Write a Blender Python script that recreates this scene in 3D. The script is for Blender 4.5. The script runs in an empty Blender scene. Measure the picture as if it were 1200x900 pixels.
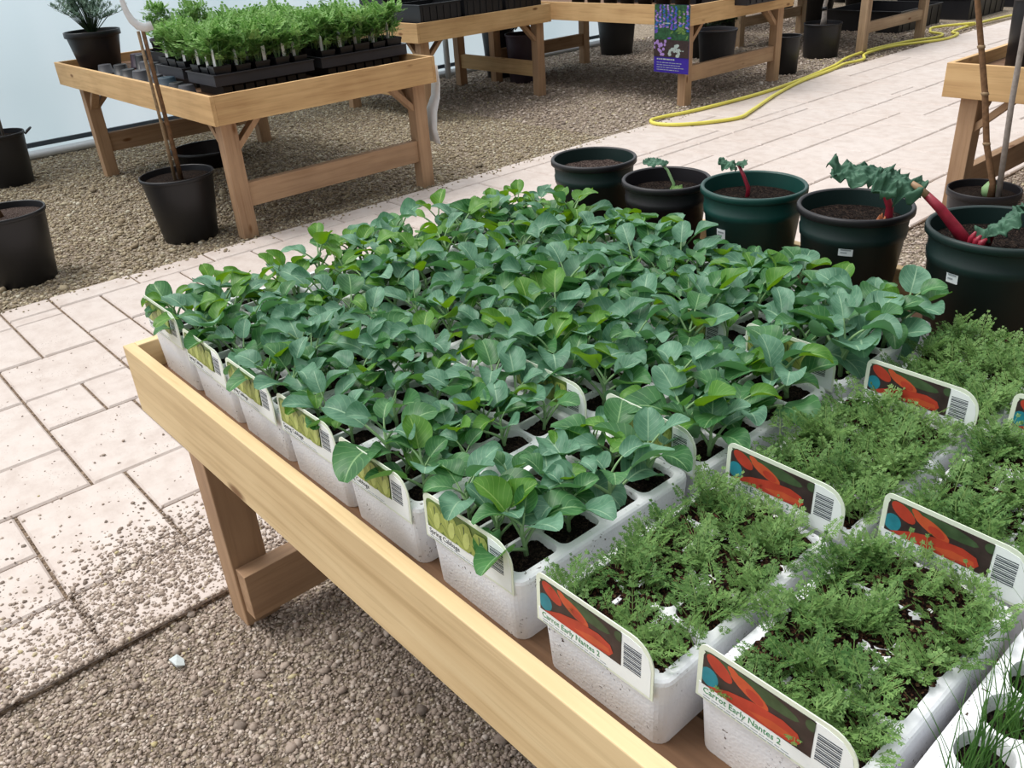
import bpy, math, random
import numpy as np
from mathutils import Vector, Matrix, Euler, noise
R_ = random.Random(7)
PI = math.pi
scn = bpy.context.scene
COL = scn.collection

# ------------------------------------------------------------------ camera
CAMZ = 1.44
yaw, pit, rol, FPX = -0.875, 0.4983, -0.0704, 1007.5
fw = Vector((math.sin(yaw)*math.cos(pit), math.cos(yaw)*math.cos(pit), -math.sin(pit)))
rt = Vector((math.cos(yaw), -math.sin(yaw), 0)); up = rt.cross(fw)
rt2 = math.cos(rol)*rt + math.sin(rol)*up; up2 = -math.sin(rol)*rt + math.cos(rol)*up
cd = bpy.data.cameras.new('camera'); cam = bpy.data.objects.new('camera', cd); COL.objects.link(cam)
cam.matrix_world = Matrix(((rt2.x, up2.x, -fw.x, 0), (rt2.y, up2.y, -fw.y, 0), (rt2.z, up2.z, -fw.z, CAMZ), (0, 0, 0, 1)))
cd.sensor_fit = 'HORIZONTAL'; cd.sensor_width = 36; cd.lens = FPX/1200*36; cd.clip_start = .02; cd.clip_end = 300
scn.camera = cam

# ------------------------------------------------------------------ materials
def lin(c):
    return tuple(((x/255)/12.92 if x/255 <= .04045 else ((x/255+.055)/1.055)**2.4) for x in c) + (1,)
class N:
    def __init__(s, name):
        s.m = bpy.data.materials.new(name); s.m.use_nodes = True; s.t = s.m.node_tree; s.t.nodes.clear()
        s.out = s.n('ShaderNodeOutputMaterial'); s.b = s.n('ShaderNodeBsdfPrincipled'); s.l(s.b, 0, s.out, 0)
    def n(s, k, **p):
        x = s.t.nodes.new(k)
        for a, v in p.items(): setattr(x, a, v)
        return x
    def l(s, a, ao, b, bi): s.t.links.new(a.outputs[ao], b.inputs[bi])
    def coord(s, scale=(1, 1, 1), kind='Object', rnd=False, rot=(0, 0, 0)):
        c = s.n('ShaderNodeTexCoord'); m = s.n('ShaderNodeMapping'); m.inputs['Scale'].default_value = scale; m.inputs['Rotation'].default_value = rot
        s.l(c, kind, m, 'Vector')
        if rnd:
            oi = s.n('ShaderNodeObjectInfo'); mu = s.n('ShaderNodeMath', operation='MULTIPLY'); mu.inputs[1].default_value = 37
            s.l(oi, 'Random', mu, 0); cb = s.n('ShaderNodeCombineXYZ')
            for i in range(3): s.l(mu, 0, cb, i)
            s.l(cb, 0, m, 'Location')
        return m
    def noise(s, v, scale, detail=4, rough=.55, dist=0):
        x = s.n('ShaderNodeTexNoise'); x.inputs['Scale'].default_value = scale; x.inputs['Detail'].default_value = detail
        x.inputs['Roughness'].default_value = rough; x.inputs['Distortion'].default_value = dist
        if v: s.l(v, 0, x, 'Vector')
        return x
    def vor(s, v, scale, feature='F1', rnd=1):
        x = s.n('ShaderNodeTexVoronoi', feature=feature); x.inputs['Scale'].default_value = scale; x.inputs['Randomness'].default_value = rnd
        if v: s.l(v, 0, x, 'Vector')
        return x
    def ramp(s, src, so, stops, interp='LINEAR'):
        r = s.n('ShaderNodeValToRGB'); r.color_ramp.interpolation = interp; e = r.color_ramp.elements
        while len(e) < len(stops): e.new(.5)
        for i, (p, c) in enumerate(stops):
            e[i].position = p; e[i].color = c if len(c) == 4 else lin(c)
        s.l(src, so, r, 0); return r
    def mix(s, fac, fo, a, ao, b, bo, mode='MIX'):
        m = s.n('ShaderNodeMix', data_type='RGBA', blend_type=mode)
        if fac is None: m.inputs[0].default_value = fo
        else: s.l(fac, fo, m, 0)
        for nd, o, i in ((a, ao, 6), (b, bo, 7)):
            if nd is None: m.inputs[i].default_value = o
            else: s.l(nd, o, m, i)
        return m
    def bump(s, src, so, strength=.5, dist=.01, prev=None):
        b = s.n('ShaderNodeBump'); b.inputs['Strength'].default_value = strength; b.inputs['Distance'].default_value = dist
        s.l(src, so, b, 'Height')
        if prev: s.l(prev, 0, b, 'Normal')
        s.l(b, 0, s.b, 'Normal'); return b
    def setp(s, rough=.6, spec=.3, **k):
        s.b.inputs['Roughness'].default_value = rough; s.b.inputs['Specular IOR Level'].default_value = spec
        for a, v in k.items(): s.b.inputs[a.replace('_', ' ')].default_value = v
MAT = {}
def plain(name, rgb, rough=.6, spec=.3, var=.12, scale=30, bump=0.0, rnd=True, **k):
    n = N(name); v = n.coord(rnd=rnd); t = n.noise(v, scale, 4)
    c = lin(rgb); lo = tuple(x*(1-var) for x in c[:3])+(1,); hi = tuple(min(1, x*(1+var)) for x in c[:3])+(1,)
    r = n.ramp(t, 0, [(.3, lo), (.7, hi)]); n.l(r, 0, n.b, 'Base Color'); n.setp(rough, spec, **k)
    if bump: n.bump(t, 0, bump, .004)
    MAT[name] = n.m; return n.m
def wood(name, axis, a, b, knot=(112, 70, 35)):
    n = N(name); sc = [1.0, 1.0, 1.0]; st = [22, 22, 22]; st[axis] = 1.1
    v = n.coord(tuple(st), rnd=True); g = n.noise(v, 1.0, 6, .6, .6)
    v2 = n.coord((3, 3, 3), rnd=True); bl = n.noise(v2, 1.0, 3)
    ks = [9, 9, 9]; ks[axis] = 3.2
    v3 = n.coord(tuple(ks), rnd=True); kn = n.vor(v3, 1.0)
    gs = n.noise(n.coord(tuple(3.2*q_ for q_ in st), rnd=True), 1.0, 3, .6, .3)
    base0 = n.ramp(g, 0, [(.25, tuple(x*.93 for x in a)), (.5, tuple((x+y)/2 for x, y in zip(a, b))), (.75, b)])
    gl = n.ramp(gs, 0, [(.36, (.72, .66, .58, 1)), (.5, (1, 1, 1, 1))]); base = n.mix(None, .55, base0, 0, gl, 0, 'MULTIPLY')
    m1 = n.mix(None, .28, base, 2, n.ramp(bl, 0, [(.35, tuple(x*.86 for x in a)), (.65, b)]), 0)
    kr = n.ramp(kn, 0, [(.0, (1, 1, 1, 1)), (.075, (.8, .8, .8, 1)), (.13, (0, 0, 0, 1))])
    m2 = n.mix(kr, 0, m1, 2, None, lin(knot))
    n.l(m2, 2, n.b, 'Base Color'); n.setp(.68, .25); n.bump(g, 0, .25, .002); MAT[name] = n.m
WA, WB = (206, 172, 124), (236, 212, 168)
for i, ax in enumerate('xyz'): wood('pine_'+ax, i, WA, WB)
for i, ax in enumerate('xyz'): wood('orange_pine_'+ax, i, (196, 154, 106), (224, 190, 140))
for i, ax in enumerate('xyz'): wood('leg_'+ax, i, (164, 130, 102), (198, 164, 130))
for i, ax in enumerate('xyz'): wood('deck_'+ax, i, (92, 68, 50), (146, 112, 86))
for i, ax in enumerate('xyz'): wood('grey_pine_'+ax, i, (150, 124, 98), (196, 170, 140))

# paving: pale pinkish imprinted slabs
n = N('paving'); v = n.coord((1, 1, 1)); b1 = n.noise(v, 1.6, 3); b2 = n.noise(v, 14, 6, .65); b3 = n.noise(n.coord((9, 26, 9)), 1, 6, .6, .8)
r1 = n.ramp(b1, 0, [(.3, (196, 181, 171)), (.7, (206, 195, 188))]); r2 = n.ramp(b2, 0, [(.3, (180, 165, 156)), (.55, (208, 197, 190)), (.8, (216, 209, 204))])
m = n.mix(None, .5, r1, 0, r2, 0); sp = n.vor(v, 90); spr = n.ramp(sp, 0, [(0, (1, 1, 1, 1)), (.12, (.7, .7, .7, 1)), (.2, (0, 0, 0, 1))])
gate = n.ramp(n.noise(v, 7, 3), 0, [(.52, (0, 0, 0, 1)), (.62, (1, 1, 1, 1))]); mm = n.mix(None, 1.0, spr, 0, gate, 0, 'MULTIPLY')
m2 = n.mix(mm, 2, m, 2, None, lin((120, 100, 86)))
n.l(m2, 2, n.b, 'Base Color'); n.setp(.55, .35); bb = n.bump(b3, 0, .35, .006); n.bump(b2, 0, .3, .003, bb); MAT['paving'] = n.m
n = N('joint_grit'); v = n.coord(); g = n.vor(v, 160); r = n.ramp(g, 'Color', [(.2, (84, 70, 58)), (.8, (150, 132, 114))]); n.l(r, 0, n.b, 'Base Color'); n.setp(.9, .1); n.bump(g, 0, .8, .004); MAT['joint_grit'] = n.m
# gravel ground
n = N('gravel'); v = n.coord(); g = n.vor(v, 85); g2 = n.vor(v, 48); big = n.noise(v, 1.1, 3)
sep = n.n('ShaderNodeSeparateColor'); n.l(g, 'Color', sep, 0)
r = n.ramp(sep, 0, [(.0, (98, 86, 74)), (.35, (138, 124, 108)), (.6, (164, 150, 134)), (.85, (186, 172, 156)), (1, (206, 196, 182))])
rb = n.ramp(big, 0, [(.35, (120, 100, 78)), (.65, (176, 164, 140))]); m = n.mix(None, .3, r, 0, rb, 0)
dk = n.ramp(g, 0, [(.55, (1, 1, 1, 1)), (.95, (.35, .32, .3, 1))]); m = n.mix(None, 1.0, m, 2, dk, 0, 'MULTIPLY')
n.l(m, 2, n.b, 'Base Color'); n.setp(.85, .2)
inv = n.n('ShaderNodeMath', operation='SUBTRACT'); inv.inputs[0].default_value = 1; n.l(g, 0, inv, 1)
bp = n.bump(inv, 0, 1.0, .012); MAT['gravel'] = n.m
# pebbles: tone by random per island
def pebmat(name, stops):
    n = N(name); ge = n.n('ShaderNodeNewGeometry'); r = n.ramp(ge, 'Random Per Island', stops)
    v = n.coord(); t = n.noise(v, 120, 3); m = n.mix(None, .25, r, 0, n.ramp(t, 0, [(.3, (110, 98, 86)), (.7, (214, 204, 190))]), 0)
    n.l(m, 2, n.b, 'Base Color'); n.setp(.75, .25); n.bump(t, 0, .3, .002); MAT[name] = n.m
pebmat('pebble', [(0, (96, 82, 74)), (.3, (142, 124, 112)), (.6, (170, 152, 139)), (.85, (192, 176, 163)), (.97, (214, 202, 192)), (1, (190, 176, 120))])
pebmat('pebble_tan', [(0, (96, 82, 58)), (.3, (138, 120, 90)), (.6, (164, 148, 116)), (.85, (184, 172, 142)), (1, (208, 202, 182))])

plain('polythene', (214, 226, 236), .45, .3, .03, 2)
n = N('polythene'); v = n.coord((1, 1, .4)); t = n.noise(v, .7, 3); r = n.ramp(t, 0, [(.3, (190, 210, 220)), (.7, (214, 228, 238))]); n.l(r, 0, n.b, 'Base Color'); n.setp(.45, .3)
tr = n.n('ShaderNodeBsdfTranslucent'); n.l(r, 0, tr, 0); ms = n.n('ShaderNodeMixShader'); ms.inputs[0].default_value = .8; n.l(n.b, 0, ms, 1); n.l(tr, 0, ms, 2); n.l(ms, 0, n.out, 0); MAT['polythene'] = n.m
plain('white_plastic', (236, 238, 240), .4, .4, .03)
plain('white_metal', (214, 218, 222), .35, .5, .03)
plain('steel_pipe', (70, 80, 90), .35, .5, .1)
# polystyrene
n = N('polystyrene'); v = n.coord(rnd=True); t = n.vor(v, 260); w = n.noise(v, 18, 4)
r = n.ramp(w, 0, [(.3, (238, 240, 246)), (.65, (248, 249, 252))]); sp = n.noise(v, 210, 2); g2 = n.noise(v, 22, 3)
s1 = n.ramp(sp, 0, [(.63, (0, 0, 0, 1)), (.68, (1, 1, 1, 1))]); s2 = n.ramp(g2, 0, [(.5, (0, 0, 0, 1)), (.6, (1, 1, 1, 1))])
mm = n.mix(None, 1.0, s1, 0, s2, 0, 'MULTIPLY'); m = n.mix(mm, 2, r, 0, None, lin((70, 52, 44)))
n.l(m, 2, n.b, 'Base Color'); n.setp(.6, .3); n.b.inputs['Subsurface Weight'].default_value = 0; n.bump(t, 0, .25, .0015); MAT['polystyrene'] = n.m
def soilmat(name, stops):
    n = N(name); v = n.coord(rnd=True); g = n.vor(v, 430); t = n.noise(v, 90, 6, .7); s = n.n('ShaderNodeSeparateColor'); n.l(g, 'Color', s, 0)
    r = n.ramp(s, 0, stops); n.l(r, 0, n.b, 'Base Color'); n.setp(.95, .1); b = n.bump(g, 0, .9, .003); n.bump(t, 0, .8, .006, b); MAT[name] = n.m
soilmat('compost', [(0, (14, 10, 9)), (.5, (36, 24, 20)), (.8, (66, 42, 32)), (.96, (96, 66, 50)), (1, (140, 112, 86))])
soilmat('dark_compost', [(0, (14, 10, 10)), (.6, (34, 27, 24)), (1, (66, 54, 46))])
soilmat('pale_compost', [(0, (44, 34, 32)), (.6, (72, 60, 56)), (1, (120, 106, 98))])
# leaves
def leafmat(name, top, mid, vein, under, rough=.45, trans=.25, uvv=True):
    n = N(name); tc = n.n('ShaderNodeTexCoord'); sx = n.n('ShaderNodeSeparateXYZ'); n.l(tc, 'UV', sx, 0)
    t = n.noise(n.coord(rnd=True), 28, 4); base = n.ramp(t, 0, [(.3, top), (.7, mid)])
    # veins: |u|, v - .6|u|
    def M(op, a, b, c=None):
        x = n.n('ShaderNodeMath', operation=op)
        for i, y in enumerate((a, b)):
            if y is None: continue
            if isinstance(y, (int, float)): x.inputs[i].default_value = y
            else: n.l(y[0], y[1], x, i)
        return (x, 0)
    au = M('ABSOLUTE', M('SUBTRACT', (sx, 0), .5), None); mid_ = M('LESS_THAN', au, .022)
    ph = M('FRACT', M('MULTIPLY', M('SUBTRACT', (sx, 1), M('MULTIPLY', au, .75)), 6.5), None)
    lat = M('LESS_THAN', M('ABSOLUTE', M('SUBTRACT', ph, .5), None), .055); lat2 = M('MULTIPLY', lat, .4)
    vn = M('MAXIMUM', mid_, lat2); vn2 = M('MULTIPLY', vn, .75)
    m = n.mix(vn2[0], 0, base, 0, None, lin(vein))
    ge = n.n('ShaderNodeNewGeometry'); m2 = n.mix(ge, 'Backfacing', m, 2, None, lin(under))
    n.l(m2, 2, n.b, 'Base Color'); n.setp(rough, .35)
    h = n.mix(None, .5, None, (.5, .5, .5, 1), vn[0], 0); n.bump(vn[0], 0, .35, .0015)
    tr = n.n('ShaderNodeBsdfTranslucent'); sat = n.n('ShaderNodeHueSaturation'); sat.inputs['Saturation'].default_value = 1.35; sat.inputs['Value'].default_value = 1.3; sat.inputs['Hue'].default_value = .475
    n.l(m2, 2, sat, 'Color'); n.l(sat, 0, tr, 0); ms = n.n('ShaderNodeMixShader'); ms.inputs[0].default_value = trans
    n.l(n.b, 0, ms, 1); n.l(tr, 0, ms, 2); n.l(ms, 0, n.out, 0); MAT[name] = n.m
leafmat('leaf_blue', (62, 108, 82), (116, 160, 132), (156, 190, 156), (104, 146, 108), .46, .22)
leafmat('leaf_deep', (48, 96, 56), (82, 134, 80), (144, 182, 128), (100, 146, 90), .40, .24)
leafmat('leaf_bright', (72, 124, 44), (98, 148, 62), (156, 190, 110), (110, 152, 76), .42, .3)
def fine(name, a, b, trans=.3, rough=.55):
    n = N(name); ge = n.n('ShaderNodeNewGeometry'); r = n.ramp(ge, 'Random Per Island', [(0, a), (1, b)]); t = n.noise(n.coord(), 9, 3); r2 = n.ramp(t, 0, [(.35, a), (.65, b)])
    m = n.mix(None, .5, r, 0, r2, 0); n.l(m, 2, n.b, 'Base Color'); n.setp(rough, .3)
    tr = n.n('ShaderNodeBsdfTranslucent'); n.l(m, 2, tr, 0); ms = n.n('ShaderNodeMixShader'); ms.inputs[0].default_value = trans
    n.l(n.b, 0, ms, 1); n.l(tr, 0, ms, 2); n.l(ms, 0, n.out, 0); MAT[name] = n.m
fine('carrot_leaf', (54, 98, 42), (138, 174, 100))
fine('carrot_stem', (120, 150, 80), (160, 186, 120))
fine('chive', (66, 110, 52), (112, 156, 78))
fine('bedding_leaf', (92, 150, 62), (176, 212, 136), .38)
fine('grey_leaf', (92, 122, 104), (150, 176, 156), .2)
fine('dark_leaf', (26, 44, 26), (58, 84, 50), .2)
fine('rhubarb_leaf', (30, 66, 54), (92, 134, 108), .1, .5)
plain('petiole_green', (134, 168, 118), .5, .3, .1)
plain('rhubarb_red', (142, 34, 52), .35, .45, .25, 40)
plain('rhubarb_pale', (158, 128, 100), .45, .4, .2, 40)
plain('rhubarb_orange', (196, 120, 78), .5, .3, .3, 90)
plain('cane_brown', (112, 84, 60), .7, .2, .35, 60, .4)
plain('cane_grey', (150, 142, 136), .7, .2, .2, 60, .3)
plain('stake', (140, 118, 92), .7, .2, .3, 60, .3)
plain('black_plastic', (26, 26, 30), .42, .45, .15, 6)
plain('grey_plastic', (62, 62, 68), .5, .4, .15, 6)
plain('blue_plastic', (44, 62, 76), .5, .4, .15, 6)
plain('purple_plastic', (64, 52, 66), .5, .4, .15, 6)
plain('pot_green_black', (16, 38, 36), .45, .4, .1, 8)
plain('pot_teal', (14, 62, 56), .42, .45, .1, 8)
plain('pot_black', (24, 22, 26), .45, .4, .1, 8)
plain('sticker_white', (226, 232, 236), .5, .3, .02)
plain('sticker_ink', (150, 158, 164), .5, .3, .05)
plain('hose', (226, 216, 98), .42, .4, .06, 5)
plain('card_white', (236, 241, 242), .38, .4, .02, 20)
plain('card_rim', (224, 232, 214), .38, .4, .05, 20)
plain('ink', (60, 66, 76), .5, .3, .05)
plain('ink_green', (60, 130, 84), .5, .3, .05)
plain('ink_teal', (70, 150, 160), .5, .3, .05)
plain('carrot_orange', (178, 62, 46), .4, .4, .14, 60)
plain('carrot_tip', (192, 84, 52), .4, .4, .12, 60)
plain('picture_dark', (58, 46, 46), .4, .4, .3, 60)
plain('picture_teal', (40, 130, 146), .4, .4, .2, 60)
plain('picture_green', (64, 84, 56), .4, .4, .3, 60)
plain('cabbage_pale', (150, 164, 84), .4, .4, .16, 70)
plain('cabbage_light', (184, 196, 116), .4, .4, .12, 70)
plain('cabbage_dark', (92, 116, 56), .4, .4, .2, 70)
plain('poster_green', (44, 84, 56), .45, .35, .5, 40)
plain('poster_purple', (104, 78, 176), .45, .35, .3, 60)
plain('poster_lilac', (160, 130, 196), .45, .35, .2, 60)
plain('poster_blue', (46, 94, 170), .45, .35, .3, 60)
plain('poster_navy', (58, 40, 150), .4, .35, .05)
plain('poster_pale', (166, 180, 176), .45, .35, .2, 60)
plain('grey_stone', (196, 204, 204), .6, .3, .1, 90)

# ------------------------------------------------------------------ mesh helpers
class MB:
    def __init__(s): s.v = []; s.f = []; s.m = []; s.uv = None
    def add(s, vs, fs, m=0):
        o = len(s.v); s.v += [tuple(x) for x in vs]; s.f += [tuple(i+o for i in f) for f in fs]; s.m += [m]*len(fs); return o
    def box(s, a, b, m=0):
        x0, y0, z0 = a; x1, y1, z1 = b
        s.add([(x0, y0, z0), (x1, y0, z0), (x1, y1, z0), (x0, y1, z0), (x0, y0, z1), (x1, y0, z1), (x1, y1, z1), (x0, y1, z1)],
              [(3, 2, 1, 0), (4, 5, 6, 7), (0, 1, 5, 4), (1, 2, 6, 5), (2, 3, 7, 6), (3, 0, 4, 7)], m); return s
    def beam(s, p, q, w, h, upv=(0, 0, 1), m=0):
        p = Vector(p); q = Vector(q); d = (q-p).normalized(); sd = d.cross(Vector(upv)).normalized(); u = sd.cross(d)
        vs = []
        for c in (p, q):
            for a, b in ((-1, -1), (1, -1), (1, 1), (-1, 1)): vs.append(c+sd*a*w/2+u*b*h/2)
        s.add(vs, [(0, 1, 2, 3), (7, 6, 5, 4), (0, 4, 5, 1), (1, 5, 6, 2), (2, 6, 7, 3), (3, 7, 4, 0)], m); return s
    def tube(s, pts, rad, k=8, m=0, caps=True):
        pts = [Vector(p) for p in pts]; n_ = len(pts)
        if isinstance(rad, (int, float)): rad = [rad]*n_
        ref = Vector((0, 0, 1)); base = len(s.v); prev = None
        for i, p in enumerate(pts):
            d = (pts[min(i+1, n_-1)]-pts[max(i-1, 0)]).normalized()
            if prev is None: a = d.cross(ref if abs(d.z) < .9 else Vector((1, 0, 0))).normalized()
            else: a = (prev-d*prev.dot(d)).normalized()
            prev = a; b = d.cross(a)
            for j in range(k):
                t = 2*PI*j/k; s.v.append(tuple(p+(a*math.cos(t)+b*math.sin(t))*rad[i]))
        for i in range(n_-1):
            for j in range(k):
                s.f.append((base+i*k+j, base+i*k+(j+1) % k, base+(i+1)*k+(j+1) % k, base+(i+1)*k+j)); s.m.append(m)
        if caps:
            s.f.append(tuple(base+j for j in reversed(range(k)))); s.m.append(m)
            s.f.append(tuple(base+(n_-1)*k+j for j in range(k))); s.m.append(m)
        return s
    def lathe(s, prof, k=40, c=(0, 0, 0), m=0, closed=False, rfun=None):
        base = len(s.v)
        for (r, z) in prof:
            for j in range(k):
                t = 2*PI*j/k; rr = r if rfun is None else rfun(r, z, t); s.v.append((c[0]+rr*math.cos(t), c[1]+rr*math.sin(t), c[2]+z))
        n_ = len(prof)
        for i in range(n_-1 if not closed else n_):
            i2 = (i+1) % n_
            for j in range(k):
                s.f.append((base+i*k+j, base+i*k+(j+1) % k, base+i2*k+(j+1) % k, base+i2*k+j)); s.m.append(m)
        return s
    def ring(s, rings, m=0, close=True):
        """bridge a list of equal-length closed point rings"""
        base = len(s.v); k = len(rings[0])
        for r in rings: s.v += [tuple(p) for p in r]
        for i in range(len(rings)-1):
            for j in range(k):
                s.f.append((base+i*k+j, base+i*k+(j+1) % k, base+(i+1)*k+(j+1) % k, base+(i+1)*k+j)); s.m.append(m)
        return base
    def build(s, name, mats, parent=None, smooth=False, bevel=0, loc=None):
        me = bpy.data.meshes.new(name); me.from_pydata(s.v, [], s.f); 
        if not isinstance(mats, (list, tuple)): mats = [mats]
        for x in mats: me.materials.append(MAT[x])
        me.polygons.foreach_set('material_index', s.m)
        if smooth: me.polygons.foreach_set('use_smooth', [True]*len(s.f))
        if s.uv:
            ul = me.uv_layers.new(name='UVMap'); li = np.zeros(len(me.loops), dtype=np.int32); me.loops.foreach_get('vertex_index', li)
            ul.data.foreach_set('uv', np.array(s.uv, dtype=np.float32)[li].ravel())
        me.update()
        o = bpy.data.objects.new(name, me); COL.objects.link(o)
        if parent is not None: o.parent = parent
        if loc is not None: o.location = loc
        if bevel:
            b = o.modifiers.new('bevel', 'BEVEL'); b.width = bevel; b.segments = 2; b.limit_method = 'ANGLE'
        return o
def npmesh(name, V, F, mats, parent=None, mi=None, smooth=False):
    """V (n,3), F (m,k) arrays"""
    me = bpy.data.meshes.new(name); k = F.shape[1]
    me.vertices.add(len(V)); me.vertices.foreach_set('co', V.astype(np.float32).ravel())
    me.loops.add(F.size); me.loops.foreach_set('vertex_index', F.astype(np.int32).ravel())
    me.polygons.add(len(F)); me.polygons.foreach_set('loop_start', (np.arange(len(F))*k).astype(np.int32)); me.polygons.foreach_set('loop_total', np.full(len(F), k, dtype=np.int32))
    for x in mats: me.materials.append(MAT[x])
    if mi is not None: me.polygons.foreach_set('material_index', mi.astype(np.int32))
    if smooth: me.polygons.foreach_set('use_smooth', np.ones(len(F), dtype=bool))
    me.update(calc_edges=True); me.validate()
    o = bpy.data.objects.new(name, me); COL.objects.link(o)
    if parent is not None: o.parent = parent
    return o
def tag(o, label, cat, group=None, kind=None):
    if label: o['label'] = label
    if cat: o['category'] = cat
    if group: o['group'] = group
    if kind: o['kind'] = kind
    return o
def empty(name, loc=(0, 0, 0), rz=0.0, label=None, cat=None, group=None):
    o = bpy.data.objects.new(name, None); COL.objects.link(o); o.location = loc; o.rotation_euler = (0, 0, rz); o.empty_display_size = .05
    return tag(o, label, cat, group)
def copy_tree(o, parent=None):
    c = o.copy(); COL.objects.link(c)
    if parent is not None: c.parent = parent
    for ch in list(o.children): copy_tree(ch, c)
    return c
def struct(o): o['kind'] = 'structure'; return o
def text_mesh(name, txt, size, mat, parent, loc, rot, sx=1.0, align='LEFT'):
    cu = bpy.data.curves.new(name, 'FONT'); cu.body = txt; cu.size = size; cu.align_x = align; cu.resolution_u = 2; cu.extrude = .0002
    t = bpy.data.objects.new(name+'_tmp', cu); COL.objects.link(t); bpy.context.view_layer.update()
    me = bpy.data.meshes.new_from_object(t.evaluated_get(bpy.context.evaluated_depsgraph_get())); bpy.data.objects.remove(t); bpy.data.curves.remove(cu)
    me.materials.clear(); me.materials.append(MAT[mat]); o = bpy.data.objects.new(name, me); COL.objects.link(o); o.parent = parent
    o.location = loc; o.rotation_euler = rot; o.scale = (sx, 1, 1); return o

# ------------------------------------------------------------------ ground
PX0, PX1 = -4.245, -1.745          # the paved path runs along y between these
PH = .018
m = MB(); m.add([(-60, -20, 0), (30, -20, 0), (30, 60, 0), (-60, 60, 0)], [(0, 1, 2, 3)]); struct(m.build('floor', 'gravel'))
m = MB(); m.box((PX0, -6, -.03), (PX1, 45, PH-.009)); 
bed = m.build('path_bed', 'joint_grit'); struct(bed)
explicit = [(-4.245,-3.99,.2,.575),(-4.245,-4.08,.575,.785),(-4.08,-3.99,.575,.785),(-3.99,-3.57,.2,.575),(-3.99,-3.57,.575,.785),(-3.57,-3.22,.0,.41),(-3.57,-3.22,.41,.785),
 (-3.22,-2.78,.0,.41),(-3.22,-2.94,.41,.61),(-3.22,-2.94,.61,.785),(-2.94,-2.49,.41,.70),(-2.94,-2.49,.70,.97),(-2.78,-2.49,0,.41),(-2.49,-2.25,-.1,.19),(-2.25,-2.01,-.1,.19),(-2.49,-2.01,.19,.505),
 (-2.49,-2.21,.505,.70),(-2.21,-2.01,.505,.785),(-2.01,-1.745,0,.2),(-2.01,-1.745,.2,.575),(-4.08,-3.69,.785,.97),(-3.69,-3.31,.785,.97),(-2.25,-2.01,-.1,.0)]
xs = sorted({-4.245,-4.08,-3.99,-3.69,-3.57,-3.31,-3.22,-2.94,-2.78,-2.49,-2.25,-2.21,-2.01,-1.745})
ys = [-.1, 0, .19, .2, .41, .505, .575, .61, .70, .785, .97]
y = .97
while y < 16: y += .19; ys.append(round(y, 3))
y = -.1
while y > -1.2: y -= .19; ys.insert(0, round(y, 3))
slabs = []; occ = set()
def cells(x0, x1, y0, y1): return [(i, j) for i in range(len(xs)-1) for j in range(len(ys)-1) if xs[i] >= x0-1e-3 and xs[i+1] <= x1+1e-3 and ys[j] >= y0-1e-3 and ys[j+1] <= y1+1e-3]
for e in explicit:
    c = cells(*e)
    if any(k in occ for k in c) or not c: continue
    occ |= set(c); slabs.append(e)
rs = random.Random(5)
for j in range(len(ys)-1):
    for i in range(len(xs)-1):
        if (i, j) in occ: continue
        best = None
        cand = []
        for w in range(1, 6):
            for h in range(1, 6):
                if i+w >= len(xs) or j+h >= len(ys): continue
                cc = [(i+a, j+b) for a in range(w) for b in range(h)]
                if any(k in occ for k in cc): continue
                W = xs[i+w]-xs[i]; H = ys[j+h]-ys[j]
                if W > .56 or H > .5 or W < .08 or H < .08: continue
                sc = min(W, .4)*min(H, .38)*(0.55+rs.random()); 
                if W < .17 or H < .17: sc *= .2
                cand.append((sc, cc, (xs[i], xs[i+w], ys[j], ys[j+h])))
        if cand: best = max(cand); occ |= set(best[1]); slabs.append(best[2])
        else: occ.add((i, j)); slabs.append((xs[i], xs[i+1], ys[j], ys[j+1]))
m = MB(); g = .0045
for (x0, x1, y0, y1) in slabs:
    if x1-x0 < .03 or y1-y0 < .03: continue
    z = PH+rs.uniform(-.0015, .0015); k = .006
    a = [(x0+g, y0+g), (x1-g, y0+g), (x1-g, y1-g), (x0+g, y1-g)]; b = [(x0+g+k, y0+g+k), (x1-g-k, y0+g+k), (x1-g-k, y1-g-k), (x0+g+k, y1-g-k)]
    r0 = [(p[0], p[1], -.02) for p in a]; r1 = [(p[0], p[1], z-k) for p in a]; r2 = [(p[0], p[1], z) for p in b]
    o = m.ring([r0, r1, r2]); m.f.append((o+8, o+9, o+10, o+11)); m.m.append(0)
struct(m.build('paved_path', 'paving'))

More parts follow.
